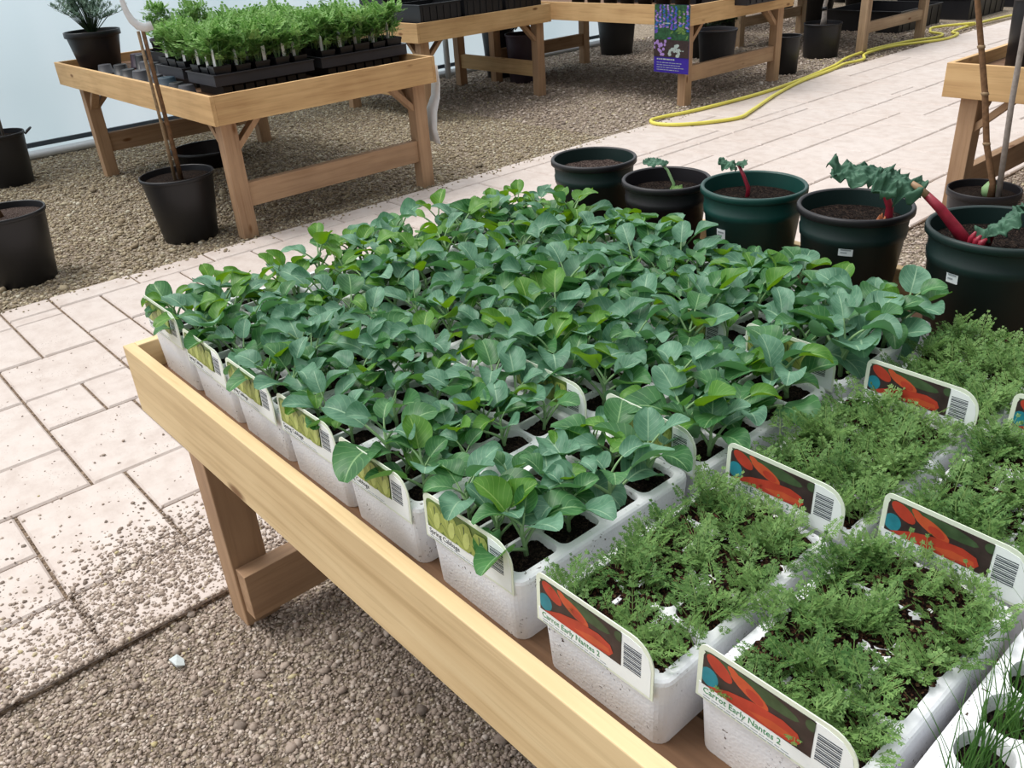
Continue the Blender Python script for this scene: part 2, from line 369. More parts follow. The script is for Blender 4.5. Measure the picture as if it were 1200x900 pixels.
# pebbles (uncountable gravel): numpy icosahedra
ph = (1+5**.5)/2
ICO = np.array([(-1, ph, 0), (1, ph, 0), (-1, -ph, 0), (1, -ph, 0), (0, -1, ph), (0, 1, ph), (0, -1, -ph), (0, 1, -ph), (ph, 0, -1), (ph, 0, 1), (-ph, 0, -1), (-ph, 0, 1)])/math.hypot(1, ph)
ICF = np.array([(0,11,5),(0,5,1),(0,1,7),(0,7,10),(0,10,11),(1,5,9),(5,11,4),(11,10,2),(10,7,6),(7,1,8),(3,9,4),(3,4,2),(3,2,6),(3,6,8),(3,8,9),(4,9,5),(2,4,11),(6,2,10),(8,6,7),(9,8,1)])
def pebbles(name, P, S, mat, label, seed, flat=.6, smooth=False):
    rg = np.random.default_rng(seed); n_ = len(P)
    jit = 1+rg.uniform(-.28, .28, (n_, 12, 1)); sc = S[:, None]*np.stack([rg.uniform(.7, 1.3, n_), rg.uniform(.6, 1.1, n_), rg.uniform(.35, .75, n_)*flat/.6], 1)
    V = ICO[None]*jit*sc[:, None, :]
    tx = rg.normal(0, .35, n_); c, s_ = np.cos(tx), np.sin(tx); y_, z_ = V[..., 1].copy(), V[..., 2].copy()
    V[..., 1] = c[:, None]*y_-s_[:, None]*z_; V[..., 2] = s_[:, None]*y_+c[:, None]*z_
    a = rg.uniform(0, 2*PI, n_); c, s_ = np.cos(a), np.sin(a); x_, y_ = V[..., 0].copy(), V[..., 1].copy()
    V[..., 0] = c[:, None]*x_-s_[:, None]*y_; V[..., 1] = s_[:, None]*x_+c[:, None]*y_
    V += P[:, None, :]; F = ICF[None]+(np.arange(n_)*12)[:, None, None]
    o = npmesh(name, V.reshape(-1, 3), F.reshape(-1, 3), [mat], smooth=smooth); tag(o, label, 'gravel', None, 'stuff'); return o
rg = np.random.default_rng(3)
def fieldp(x0, x1, y0, y1, dens, smin, smax, z=0):
    n_ = int((x1-x0)*(y1-y0)*dens); s = smin+(smax-smin)*rg.random(n_)**2.2
    return np.stack([rg.uniform(x0, x1, n_), rg.uniform(y0, y1, n_), z+s*.25], 1), s
P1, S1 = fieldp(-1.76, -.55, -.3, 1.15, 24000, .0028, .0068)
P1b, S1b = fieldp(-1.76, -.55, -.3, 1.15, 330, .008, .015)
# scatter that has strayed onto the slabs, thinning away from the edge
n_ = 15000; d = rg.exponential(.13, n_); yy = rg.uniform(-.5, 2.5, n_); s = .0025+.005*rg.random(n_)**2
mask = noise_m = np.array([noise.noise(Vector((yy[i]*3.1, d[i]*6, 0))) for i in range(n_)]); keep = (mask > -.16) & (d < 1.1)
P2 = np.stack([PX1-d, yy, PH+s*.3], 1)[keep]; S2 = s[keep]
n_ = 2600; s = .0025+.005*rg.random(n_)**2; P4 = np.stack([np.minimum(PX1-.004, rg.normal(-1.93, .11, n_)), rg.normal(.42, .13, n_), PH+s*.3], 1)
sP4 = s; n_ = 500; P3 = np.stack([rg.uniform(-3.6, -1.8, n_), rg.uniform(-.4, 1.6, n_), np.full(n_, PH+.001)], 1); S3 = .0015+.0022*rg.random(n_)
pebbles('gravel_stones', np.concatenate([P1, P1b, P2, P3, P4]), np.concatenate([S1, S1b, S2, S3, sP4]), 'pebble', 'loose grey-brown gravel under the near bench, spilling onto the paving', 11)
PL, SL = fieldp(-7.55, -4.25, .2, 4.6, 2600, .006, .014); PL2, SL2 = fieldp(-7.5, -4.25, .2, 3.6, 25, .018, .032)
PL3, SL3 = fieldp(-4.30, -4.15, .0, 5.5, 1400, .005, .010, PH); sel = rg.random(len(PL3)) < .35
pebbles('gravel_stones', np.concatenate([PL, PL2, PL3[sel]]), np.concatenate([SL, SL2, SL3[sel]]), 'pebble_tan', 'tan gravel around the far side benches along the plastic wall', 12)
PF, SF = fieldp(-7.5, -4.25, 4.6, 11, 900, .008, .018)
pebbles('gravel_stones', PF, SF, 'pebble', 'pinkish grey gravel beneath the benches furthest from the viewer', 13)
PR, SR = fieldp(-1.75, .4, 2.2, 6.0, 2600, .006, .013)
pebbles('gravel_stones', PR, SR, 'pebble', 'pale gravel behind the rhubarb pots, below the bench with planted canes', 14)

# ------------------------------------------------------------------ polytunnel side wall
m = MB(); nx = 60
for i in range(nx+1):
    y = -4+i*(12.4/nx); 
    for z in (0.02, .5, 1.0, 1.6, 2.1): m.v.append((-7.62+.012*math.sin(y*5.3)+(.06*z*z if z > 1 else 0), y, z))
for i in range(nx):
    for j in range(4): m.f.append((i*5+j, (i+1)*5+j, (i+1)*5+j+1, i*5+j+1)); m.m.append(0)
w = struct(m.build('wall_left', 'polythene', smooth=True)); 
m = MB(); m.tube([(-7.55, -4, .035), (-7.55, 8.4, .035)], .032, 10); struct(m.build('baseboard_left', 'white_metal', smooth=True))
m = MB(); m.box((-7.60, -4, .085), (-7.575, 8.4, .12)); struct(m.build('trim_1', 'steel_pipe'))
o = empty('downpipe', (-7.45, 5.66, 0), 0, 'white and blue-grey upright pipes standing against the plastic wall', 'pipe')
m = MB(); m.tube([(0, 0, 0), (0, 0, 2)], .03, 12); m.build('white_pipe', 'white_metal', o, True)
m = MB(); m.tube([(.05, .09, 0), (.05, .09, 2)], .022, 12); m.build('grey_pipe', 'steel_pipe', o, True)

# ------------------------------------------------------------------ benches
def bench(x0, x1, y0, y1, zt, label, deck_z, pal='orange_pine_', railh=.144, t=.022, legw=.085, ins=.05, strz=(.165, .29), legs=((0, 0), (1, 0), (0, 1), (1, 1)), legx=None, st=('x0', 'x1', 'y1'), dirs='y', strxin=.0, over=False):
    cx, cy = (x0+x1)/2, (y0+y1)/2; o = empty('potting_bench', (cx, cy, 0), 0, label, 'bench')
    X0, X1, Y0, Y1 = x0-cx, x1-cx, y0-cy, y1-cy; px, py, pz = pal+'x', pal+'y', pal+'z'; zb = zt-railh; lgx, lgy, lgz = ('leg_x', 'leg_y', 'leg_z') if pal != 'grey_pine_' else (px, py, pz)
    m = MB(); m.box((X0, Y0, zb), (X1, Y0+t, zt)); m.build('rail', px, o, bevel=.002)
    m = MB(); m.box((X0, Y1-t, zb), (X1, Y1, zt)); m.build('rail', px, o, bevel=.002)
    m = MB(); m.box((X0, Y0+t, zb), (X0+t, Y1-t, zt)); m.build('rail', py, o, bevel=.002)
    m = MB(); m.box((X1-t, Y0+t, zb), (X1, Y1-t, zt)); m.build('rail', py, o, bevel=.002)
    m = MB(); y = Y0+t+.002; k = .095
    while y < Y1-t-.01:
        m.box((X0+t, y, deck_z-.02), (X1-t, min(y+k, Y1-t-.001), deck_z)); y += k+.006
    m.build('deck', 'deck_x', o, bevel=.0015)
    m = MB()   # joists under the deck
    nj = max(3, int((X1-X0)/.6))
    for i in range(nj):
        x = X0+.12+(X1-X0-.24)*i/(nj-1); m.box((x-.02, Y0+t+.001, zb+.01), (x+.02, Y1-t-.001, deck_z-.021))
    m.build('joist', 'deck_y', o)
    L = legx or (X0+ins, X1-ins-legw)
    if legx: L = tuple(a-cx for a in legx)
    LY = (Y0+ins, Y1-ins-legw)
    for lx in L:
        for ly in LY:
            m = MB(); m.box((lx, ly, 0), (lx+legw*.9, ly+legw, zb+.02 if False else deck_z-.022)); m.build('leg', lgz, o, bevel=.003)
    z0, z1 = strz; s = .045
    for lx, sg in (((L[0], 1), (L[-1], -1)) if dirs == 'y' else ()):        # stretchers across each end
        xa = lx+legw*.9*.5-s/2+strxin
        if over: xa = lx+legw*.9+.0003 if sg > 0 else lx-s-.0003
        e_ = legw-.006 if over else -.0005
        m = MB(); m.box((xa, LY[0]+legw-e_, z0), (xa+s, LY[1]+e_, z1)); m.build('stretcher', lgy, o, bevel=.002)
    for ly in (LY if dirs == 'x' else ()):         # long stretchers
        m = MB(); ya = ly+legw/2-s/2; m.box((L[0]+legw*.9+.0005, ya, z0), (L[-1]-.0005, ya+s, z1)); m.build('stretcher', px, o, bevel=.002)
    for lx, sx in ((L[0], 1), (L[-1], -1)):
        for ly, sy in ((LY[0], 1), (LY[1], -1)):
            ex = lx+(legw*.9 if sx > 0 else 0); ey = ly+(legw if sy > 0 else 0); q = .17
            ax = lx+legw*.45; ay = ly+legw/2
            m = MB(); m.beam((ax, ey-sy*.02, zb-q+.02), (ax, ey+sy*q, zb+.03), .03, .05, (1, 0, 0)); m.build('brace', lgz, o, bevel=.002)
            m = MB(); m.beam((ex-sx*.02, ay, zb-q+.02), (ex+sx*q, ay, zb+.03), .03, .05, (0, 1, 0)); m.build('brace', lgz, o, bevel=.002)
    return o
near = bench(-1.65, .75, .403, 1.69, .755, 'near light pine bench carrying the seedling trays and rhubarb pots', .70, 'pine_', legx=(-1.602-.0765+.0765-.0765, .60), ins=.072, strz=(.05, .176), over=True)
b2 = bench(-6.72, -4.25, 1.76, 3.14, .755, 'pine bench by the plastic wall holding black carry trays of leafy seedlings', .70, 'orange_pine_', legx=(-6.50, -4.385), strz=(.163, .288))
b3 = bench(-7.25, -5.805, 4.15, 5.58, .755, 'orange pine bench behind the bedding plants, loaded with black crates', .70, 'orange_pine_', legx=(-7.05, -5.93), strz=(.163, .288), dirs='x')
b4 = bench(-7.0, -4.40, 5.68, 7.11, .755, 'far pine bench with a purple flower poster hung on its corner', .70, 'orange_pine_', legx=(-6.85, -4.535), strz=(.18, .30))
b5 = bench(-6.2, -4.42, 8.50, 9.90, .80, 'furthest bench, only its greyish wooden legs showing beside the hose', .74, 'grey_pine_', legx=(-6.0, -4.56), strz=(.2, .3))
b6 = bench(-1.725, .9, 4.05, 5.35, .755, 'pine bench across the path behind the rhubarb, with a tall black pot', .70, 'orange_pine_', legx=(-1.66, .7), strz=(.16, .28))

# ------------------------------------------------------------------ polystyrene trays
TW, TL, TH = .172, .302, .092
def rr(w, l, r, k=6, z=0, inset=0):
    pts = []; w2, l2 = w/2-inset, l/2-inset; r = max(r-inset, .001)
    for cx, cy, a0 in ((w2-r, -l2+r, -PI/2), (w2-r, l2-r, 0), (-w2+r, l2-r, PI/2), (-w2+r, -l2+r, PI)):
        for i in range(k): a = a0+PI/2*i/(k-1); pts.append((cx+r*math.cos(a), cy+r*math.sin(a), z))
    return pts
def make_tray_mesh(nx, ny, cellr=.9, round_=False, depth=.05):
    m = MB(); k = 6; W, L = TW, TL
    gi = .011
    r0 = rr(W-.010, L-.010, .014, k, 0); r1 = rr(W, L, .017, k, TH-.006); r2 = rr(W, L, .017, k, TH-.002, .0012); r3 = rr(W, L, .017, k, TH, .004); r4 = rr(W-2*gi, L-2*gi, .0008, k, TH)
    o = m.ring([r0, r1, r2, r3, r4]); m.f.append(tuple(o+i for i in reversed(range(4*k)))); m.m.append(0)
    cw, cl = (W-2*gi)/nx, (L-2*gi)/ny
    for i in range(nx):
        for j in range(ny):
            cx = -W/2+gi+cw*(i+.5); cy = -L/2+gi+cl*(j+.5); wd, ld = cw*cellr, cl*cellr
            def T(pts, z): return [(cx+p[0], cy+p[1], z) for p in pts]
            sq = rr(cw, cl, .0005, k)
            if round_:
                rad = min(wd, ld)/2
                def inn(q): return rr(wd*q, ld*q, rad*q*.98, k)
            else:
                def inn(q): return rr(wd*q, ld*q, .011*q, k)
            m.ring([T(sq, TH), T(inn(1.0), TH), T(inn(.97), TH-.003), T(inn(.8), TH-depth)])
    return m
def tray_proto(kind):
    if kind == 'cabbage': return make_tray_mesh(3, 4, .92)
    if kind == 'carrot': return make_tray_mesh(3, 4, .9)
    return make_tray_mesh(3, 5, .92, True)
def soil_mesh(level, amp, seed, nx=44, ny=76, inset=.012, fac=1.0):
    m = MB(); W, L = TW-2*inset, TL-2*inset
    for j in range(ny+1):
        for i in range(nx+1):
            x = -W/2+W*i/nx; y = -L/2+L*j/ny
            h = noise.fractal(Vector((x*48+seed, y*48, seed*.37)), .45, 2.2, 6)*amp+noise.noise(Vector((x*9+seed, y*9, 3)))*amp*.8
            e = min(i, nx-i, j, ny-j); h -= .006 if e == 0 else 0
            m.v.append((x, y, level+h))
    for j in range(ny):
        for i in range(nx):
            a = j*(nx+1)+i; m.f.append((a, a+1, a+nx+2, a+nx+1)); m.m.append(0)
    return m
DZ = .7005
tray_slots = []   # (kind,col,row,x,y)
def X_of(c): return {0: -1.622, 1: -1.449, 2: -1.276, 3: -1.102, 4: -.926, 5: -.732, 6: -.531, 7: -.345, 8: -.160}[c]
first_tray = {}
ordinal = ['front row', 'middle row', 'back row']
cabn = ['at the left end of the bench', 'second from the left end', 'third from the left end', 'third from the carrots', 'second from the carrots', 'next to the carrots']
jr = random.Random(21)
def add_tray(kind, x, y, rz, label, group, soil, z=DZ):
    if kind in first_tray:
        p = first_tray[kind]; o = p.copy(); COL.objects.link(o); o.location = (x, y, z); o.rotation_euler = (0, 0, rz)
        for ch in p.children: c = ch.copy(); COL.objects.link(c); c.parent = o
    else:
        o = empty('seedling_tray', (x, y, z), rz); tray_proto(kind).build('foam_body', 'polystyrene', o); first_tray[kind] = o
        lv, amp, mt = soil; soil_mesh(lv, amp, len(first_tray)*5.1).build('compost', mt, o, True)
    tag(o, label, 'tray', group); return o

# leaves ------------------------------------------------------------
def leaf_mesh(seed, blade=.058, width=.05, pet=.035, bend=1.1, cup=.35, wave=.12):
    """a leaf rising from the origin and leaning towards +x; uv over the blade"""
    r = random.Random(seed); m = MB(); m.uv = []
    e = 1.25; pos = Vector((0, 0, 0)); pts = [pos.copy()]; n1 = 4; ds = pet/n1
    for i in range(n1): e -= bend*.1; pos = pos+Vector((math.cos(e), 0, math.sin(e)))*ds; pts.append(pos.copy())
    rads = [.0026-.0002*i for i in range(n1+1)]
    m.tube(pts, rads, 5, 1, False); m.uv += [(.5, .5)]*len(m.v)
    nu, nv = 8, 9; base = len(m.v); mids = []; el = []
    for j in range(nv+1):
        mids.append(pos.copy()); el.append(e); e -= bend/nv*(1.0+.5*j/nv); pos = pos+Vector((math.cos(e), 0, math.sin(e)))*blade/nv
    ph1, ph2 = r.uniform(0, 6), r.uniform(0, 6); tw = r.uniform(-.25, .25)
    for j in range(nv+1):
        t = j/nv; w = width/2*max(.06, (math.sin(PI*min(1, t*.93+.05))**.62))*(1.0-.18*t) if t < .999 else width*.10
        nrm = Vector((-math.sin(el[j]), 0, math.cos(el[j])))
        for i in range(nu+1):
            u = -1+2*i/nu; a = cup*abs(u)**1.3
            wv = wave*w*math.sin(u*3+ph1+t*7)*abs(u)+wave*.7*w*math.sin(t*9+ph2)*u
            p = mids[j]+Vector((0, 1, 0))*(u*w*math.cos(a*.9))+nrm*(w*abs(u)*math.sin(a)+wv)+nrm*(u*w*tw*t)
            if abs(u) < .1: p -= nrm*.0012
            m.v.append(tuple(p)); m.uv.append((.5+u*.5, t))
    for j in range(nv):
        for i in range(nu):
            a = base+j*(nu+1)+i; m.f.append((a, a+nu+1, a+nu+2, a+1)); m.m.append(0)
    return m
LEAF = {}
def leaf_variants(kind, mat, n_, blade, width, pet):
    L = []
    for k in range(n_):
        r = random.Random(hash((len(kind), k)) & 0xffff); r = random.Random(100*len(kind)+k)
        mm = leaf_mesh(k+50*len(kind), blade*r.uniform(.88, 1.12), width*r.uniform(.86, 1.12), pet*r.uniform(.8, 1.3), r.uniform(.35, 1.35), r.uniform(.15, .6), r.uniform(.08, .2))
        o = mm.build('leaf', [mat, 'petiole_green'], None, True); L.append(o.data); bpy.data.objects.remove(o)
    LEAF[kind] = L
leaf_variants('blue', 'leaf_blue', 10, .060, .058, .036)
leaf_variants('deepx', 'leaf_deep', 8, .058, .055, .036)
leaf_variants('bright', 'leaf_bright', 8, .056, .052, .038)
m = MB(); m.tube([(0, 0, -.004), (.001, 0, .015), (0, .001, .034), (.001, .001, .05)], [.0034, .003, .0026, .002], 7); _s = m.build('stem', 'petiole_green', None, True); STEM = _s.data; bpy.data.objects.remove(_s)
def seedling(r, pb=.2, pd=.35, size=1.0):
    """one brassica seedling as an Empty with a stem and leaves"""
    o = empty('cabbage_seedling'); s = bpy.data.objects.new('stem', STEM); COL.objects.link(s); s.parent = o; s.scale = (size, size, size)
    n_ = r.choice([5, 6, 6, 7, 7]); a = r.uniform(0, 6.28)
    for i in range(n_):
        t = i/(n_-1); q = r.random(); kind = 'bright' if q < pb+.12*t else ('deepx' if q < pb+pd else 'blue')
        l = bpy.data.objects.new('leaf', r.choice(LEAF[kind])); COL.objects.link(l); l.parent = o
        a += 2.4+r.uniform(-.35, .35); sc = size*(1.08-.42*t)*r.uniform(.85, 1.12)
        l.location = (0, 0, (.012+.038*t)*size); tilt = r.uniform(.05, .45)*(1-t*.8)
        l.rotation_euler = Euler((r.uniform(-.25, .25), tilt, a), 'XYZ'); l.scale = (sc, sc, sc)
        if kind == 'bright': l['label'] = 'bright yellow-green leaf'
    return o
pr = random.Random(3)
PROTO = [seedling(pr, .14, .42, pr.uniform(.9, 1.1)) for _ in range(16)]
PROTO_B = [seedling(pr, .42, .3, pr.uniform(.92, 1.12)) for _ in range(8)]
used = set()
def place_seedling(lst, x, y, z, rz, sc, label, group):
    p = pr.choice(lst)
    o = p if p.name not in used else copy_tree(p); used.add(p.name)
    o.location = (x, y, z); o.rotation_euler = (pr.uniform(-.12, .12), pr.uniform(-.12, .12), rz); o.scale = (sc, sc, sc); tag(o, label, 'seedling', group)
place = {0: 'left end', 1: 'second from left end', 2: 'third from left end', 3: 'third from the carrots', 4: 'second from the carrots', 5: 'beside the carrots'}
rown = ['front-row', 'middle-row', 'back-row']
rowlook = ['broad-leaved blue-green', 'dark green spoon-leaved', 'paler bushy-leaved']
for row in range(3):
    for col in range(6):
        x0 = X_of(col)+(.012*row if col > 1 else .004*row); y0 = .458+.314*row+(0.0 if row else 0)
        rz = jr.uniform(-.02, .02) if col else 0; x = x0+TW/2; y = y0+TL/2
        lab = f"white foam tray of cabbage seedlings, {ordinal[row]}, {cabn[col]}"
        add_tray('cabbage', x, y, rz, lab, 'foam trays of cabbage seedlings', (TH-.010, .004, 'dark_compost'))
        cw, cl = (TW-.022)/3, (TL-.022)/4
        for i in range(3):
            for j in range(4):
                if pr.random() < (.06 if (col == 5 and row == 0) else .02): continue
                px = x-TW/2+.011+cw*(i+.5)+pr.uniform(-.008, .008); py = y-TL/2+.011+cl*(j+.5)+pr.uniform(-.008, .008)
                br = (col == 0) or (row == 2 and col < 3 and pr.random() < .7) or (row == 1 and col == 1)
                sc = pr.uniform(.84, 1.2)*(1.0 if row else .90)
                place_seedling(PROTO_B if br else PROTO, px, py, DZ+TH-.014, pr.uniform(0, 6.28), sc,
                    f"{rowlook[row]} cabbage seedling growing in the {rown[row]} foam tray {place[col]}", f"cabbage seedlings in the {rown[row]} tray {place[col]}")
for p in PROTO+PROTO_B:
    if p.name not in used:
        for c in list(p.children): bpy.data.objects.remove(c)
        bpy.data.objects.remove(p)

# carrots ------------------------------------------------------------
def frond(r, L, wf=1.0):
    """local leaf: quads list (base, tip, width) of narrow lobes + stem polyline; returns verts and quad faces"""
    Q = []; S = []
    e = r.uniform(.85, 1.45); pos = np.zeros(3); stem = L*r.uniform(.45, .8); d = np.array([math.cos(e), 0, math.sin(e)]); p1 = d*stem
    S.append((pos, p1, .0007)); e2 = e-r.uniform(.2, .8); d2 = np.array([math.cos(e2), 0, math.sin(e2)]); side = np.array([0, 1., 0]); nrm = np.cross(d2, side)
    bl = L*r.uniform(.55, .8); npn = r.choice([3, 4])
    S.append((p1, p1+d2*bl*.9, .0005))
    for k in range(npn+1):
        t = k/npn; c = p1+d2*bl*t*.85
        for sg in ((-1, 1) if k < npn else (0,)):
            ln = bl*(.52-.26*t) if sg else bl*.3
            dd = d2*.7+side*sg*.85+nrm*r.uniform(-.25, .05) if sg else d2
            dd = dd/np.linalg.norm(dd); sd = np.cross(dd, nrm); sd /= np.linalg.norm(sd)
            Q.append((c, c+dd*ln, (.0011+.0006*(1-t))*wf, sd))
            for q in ((.35, 1), (.35, -1), (.65, 1), (.65, -1)):
                b0 = c+dd*ln*q[0]; d3 = dd*.75+sd*q[1]*.75; d3 /= np.linalg.norm(d3); s3 = np.cross(d3, nrm); s3 /= np.linalg.norm(s3)
                Q.append((b0, b0+d3*ln*.5*(1.15-q[0]*.4), .0013*wf, s3))
    V = []
    for a, b, w, sd in Q:
        mid = a+(b-a)*.55; V.append(np.array([a, mid+sd*w, b, mid-sd*w]))
    for a, b, w in S:
        sd = side; V.append(np.array([a-sd*w, a+sd*w, b+sd*w*.7, b-sd*w*.7]))
        sx = np.cross((b-a)/np.linalg.norm(b-a), side); V.append(np.array([a-sx*w, a+sx*w, b+sx*w*.7, b-sx*w*.7]))
    return np.array(V), len(Q)
fr = random.Random(9)
def frondlib(Lmin, Lmax, n_=24, wf=1.0):
    return [frond(fr, fr.uniform(Lmin, Lmax), wf) for _ in range(n_)]
FL = frondlib(.026, .046, 24, .85)
def foliage(name, mats, spots, lib, r, fmin=3, fmax=5, smin=.8, smax=1.2, parent=None, leafm=0, stemm=1, zs=1.0):
    VV = []; MI = []
    for (x, y, z, s0) in spots:
        a = r.uniform(0, 6.28)
        for k in range(r.randint(fmin, fmax)):
            V, nq = r.choice(lib); a += 6.283/4+r.uniform(-.6, .6); s = s0*r.uniform(smin, smax); c, sn = math.cos(a)*s, math.sin(a)*s
            W = np.empty_like(V); W[..., 0] = V[..., 0]*c-V[..., 1]*sn+x; W[..., 1] = V[..., 0]*sn+V[..., 1]*c+y; W[..., 2] = V[..., 2]*s*zs+z
            VV.append(W); mi = np.full(len(V), leafm); mi[nq:] = stemm; MI.append(mi)
    V = np.concatenate(VV).reshape(-1, 3); F = np.arange(len(V)).reshape(-1, 4); return npmesh(name, V, F, mats, parent, np.concatenate(MI))
cvar = []
def carrot_spots(seed, n_, sparse=0.0):
    r = random.Random(seed); S = []
    while len(S) < n_:
        x = r.uniform(-TW/2+.006, TW/2-.006); y = r.uniform(-TL/2+(.020 if r.random() < .9 else .012), TL/2-.006)
        v = noise.noise(Vector((x*22+seed, y*22, 1.3)))
        if v < -.28+sparse*.3 and r.random() < .8: continue
        S.append((x, y, TH-.006, r.uniform(.55, 1.15)*(1+.25*v)))
    return S
cl_ = {(6, 0): 'sparse carrot seedling tray at the bench front edge beside the cabbages', (7, 0): 'sparse carrot seedling tray nearest the viewer, beside the chives', (6, 1): 'dense carrot seedling tray of the middle row beside the cabbages', (7, 1): 'dense carrot seedling tray of the middle row, outer column',
       (6, 2): 'back-row carrot seedling tray just in front of the largest rhubarb pot', (7, 2): 'back-row carrot seedling tray cut off by the photo edge'}
fl_ = {(6, 0): 'thin feathery carrot seedlings with bare compost between them, front row beside the cabbages', (7, 0): 'taller feathery carrot seedlings at the front edge, next to the chives', (6, 1): 'dense feathery carrot seedlings filling the middle-row tray beside the cabbages', (7, 1): 'dense feathery carrot seedlings in the outer middle-row tray',
       (6, 2): 'low mat of carrot seedlings right in front of the rhubarb pots', (7, 2): 'low mat of carrot seedlings in the back-row tray at the photo edge'}
carrot_pos = {}
for (c, r0) in cl_:
    x = X_of(c)+.012*r0+TW/2; y = (.458 if c == 6 else .490)+.316*r0+TL/2; rz = {(6, 0): .0, (7, 0): -.01, (6, 1): .02, (7, 1): -.01}.get((c, r0), .01)
    carrot_pos[(c, r0)] = (x, y, rz)
    add_tray('carrot', x, y, rz, 'white foam '+cl_[(c, r0)].replace('seedling tray', 'tray'), 'foam trays of carrots', (TH+.0022, .0085, 'compost'))
    n_ = {(6, 0): 230, (7, 0): 250}.get((c, r0), 340); hs = {0: .80, 1: .82, 2: .76}[r0]
    sp = [(a, b, z, s*hs) for a, b, z, s in carrot_spots(c*10+r0, n_, .5 if r0 == 0 else .1)]
    o = foliage('carrot_seedlings', ['carrot_leaf', 'carrot_stem'], sp, FL, random.Random(c*7+r0), 2, 4); o.location = (x, y, DZ); o.rotation_euler = (0, 0, rz)
    tag(o, fl_[(c, r0)], 'seedlings', None, 'stuff')
# chives -------------------------------------------------------------
cx, cy = X_of(8)+TW/2, .50+TL/2
t = add_tray('chives', cx, cy, 0, 'white foam tray with round holes holding chives, nearest corner of the bench', None, (TH-.018, .004, 'dark_compost'))
r = random.Random(4); VV = []
for i in range(3):
    for j in range(5):
        gx = -TW/2+.011+(TW-.022)/3*(i+.5); gy = -TL/2+.011+(TL-.022)/5*(j+.5)
        for k in range(26):
            a = r.uniform(0, 6.28); q = r.uniform(0, .016); b = np.array([gx+q*math.cos(a), gy+q*math.sin(a), TH-.018]); L = r.uniform(.06, .15); lean = r.uniform(0, .5); a2 = r.uniform(0, 6.28)
            prev = b; w = r.uniform(.0007, .0012); pts = [b]
            for s in range(4):
                e = 1.5-lean*(s+.4)/2; prev = prev+np.array([math.cos(a2)*math.cos(e), math.sin(a2)*math.cos(e), math.sin(e)])*L/4; pts.append(prev)
            for s in range(4):
                for sd in (np.array([-math.sin(a2), math.cos(a2), 0]), np.array([math.cos(a2), math.sin(a2), 0])):
                    w0, w1 = w*(1-s/4.6), w*(1-(s+1)/4.6); VV.append(np.array([pts[s]-sd*w0, pts[s]+sd*w0, pts[s+1]+sd*w1, pts[s+1]-sd*w1]))
V = np.array(VV).reshape(-1, 3); o = npmesh('chive_seedlings', V, np.arange(len(V)).reshape(-1, 4), ['chive']); o.location = (cx, cy, DZ)
tag(o, 'thin upright grass-like chives in the round-holed tray at the nearest corner', 'seedlings', None, 'stuff')

# plant label cards ---------------------------------------------------
def card_outline(w, h, k=7, ins=0.0):
    """card in x,z; small radius top left, large radius top right"""
    P = [(ins, ins), (w-ins, ins)]
    def arc(cx, cz, rx, rz, a0, a1): return [(cx+rx*math.cos(a0+(a1-a0)*i/k), cz+rz*math.sin(a0+(a1-a0)*i/k)) for i in range(k+1)]
    R1, R2 = .028-ins, .010-ins*.4
    P += arc(w-ins-R1, h-ins-R1, R1, R1, 0, PI/2); P += arc(ins+R2, h-ins-R2, R2, R2, PI/2, PI); return P
def extr(m, P, y0, y1, mi=0):
    n_ = len(P); o = m.add([(x, y0, z) for x, z in P]+[(x, y1, z) for x, z in P], [], mi)
    m.f.append(tuple(o+i for i in range(n_))); m.m.append(mi); m.f.append(tuple(o+n_+i for i in reversed(range(n_)))); m.m.append(mi)
    for i in range(n_): m.f.append((o+i, o+n_+i, o+n_+(i+1) % n_, o+(i+1) % n_)); m.m.append(mi)
def blob(P0, n_=16, wob=0, seed=0):
    (cx, cz), (rx, rz), rot = P0; r = random.Random(seed); out = []
    for i in range(n_):
        a = 2*PI*i/n_; q = 1+r.uniform(-wob, wob); x, z = rx*math.cos(a)*q, rz*math.sin(a)*q; out.append((cx+x*math.cos(rot)-z*math.sin(rot), cz+x*math.sin(rot)+z*math.cos(rot)))
    return out
def clipP(P, x0, x1, z0, z1): return [(min(max(x, x0), x1), min(max(z, z0), z1)) for x, z in P]
CW, CH = .160, .066
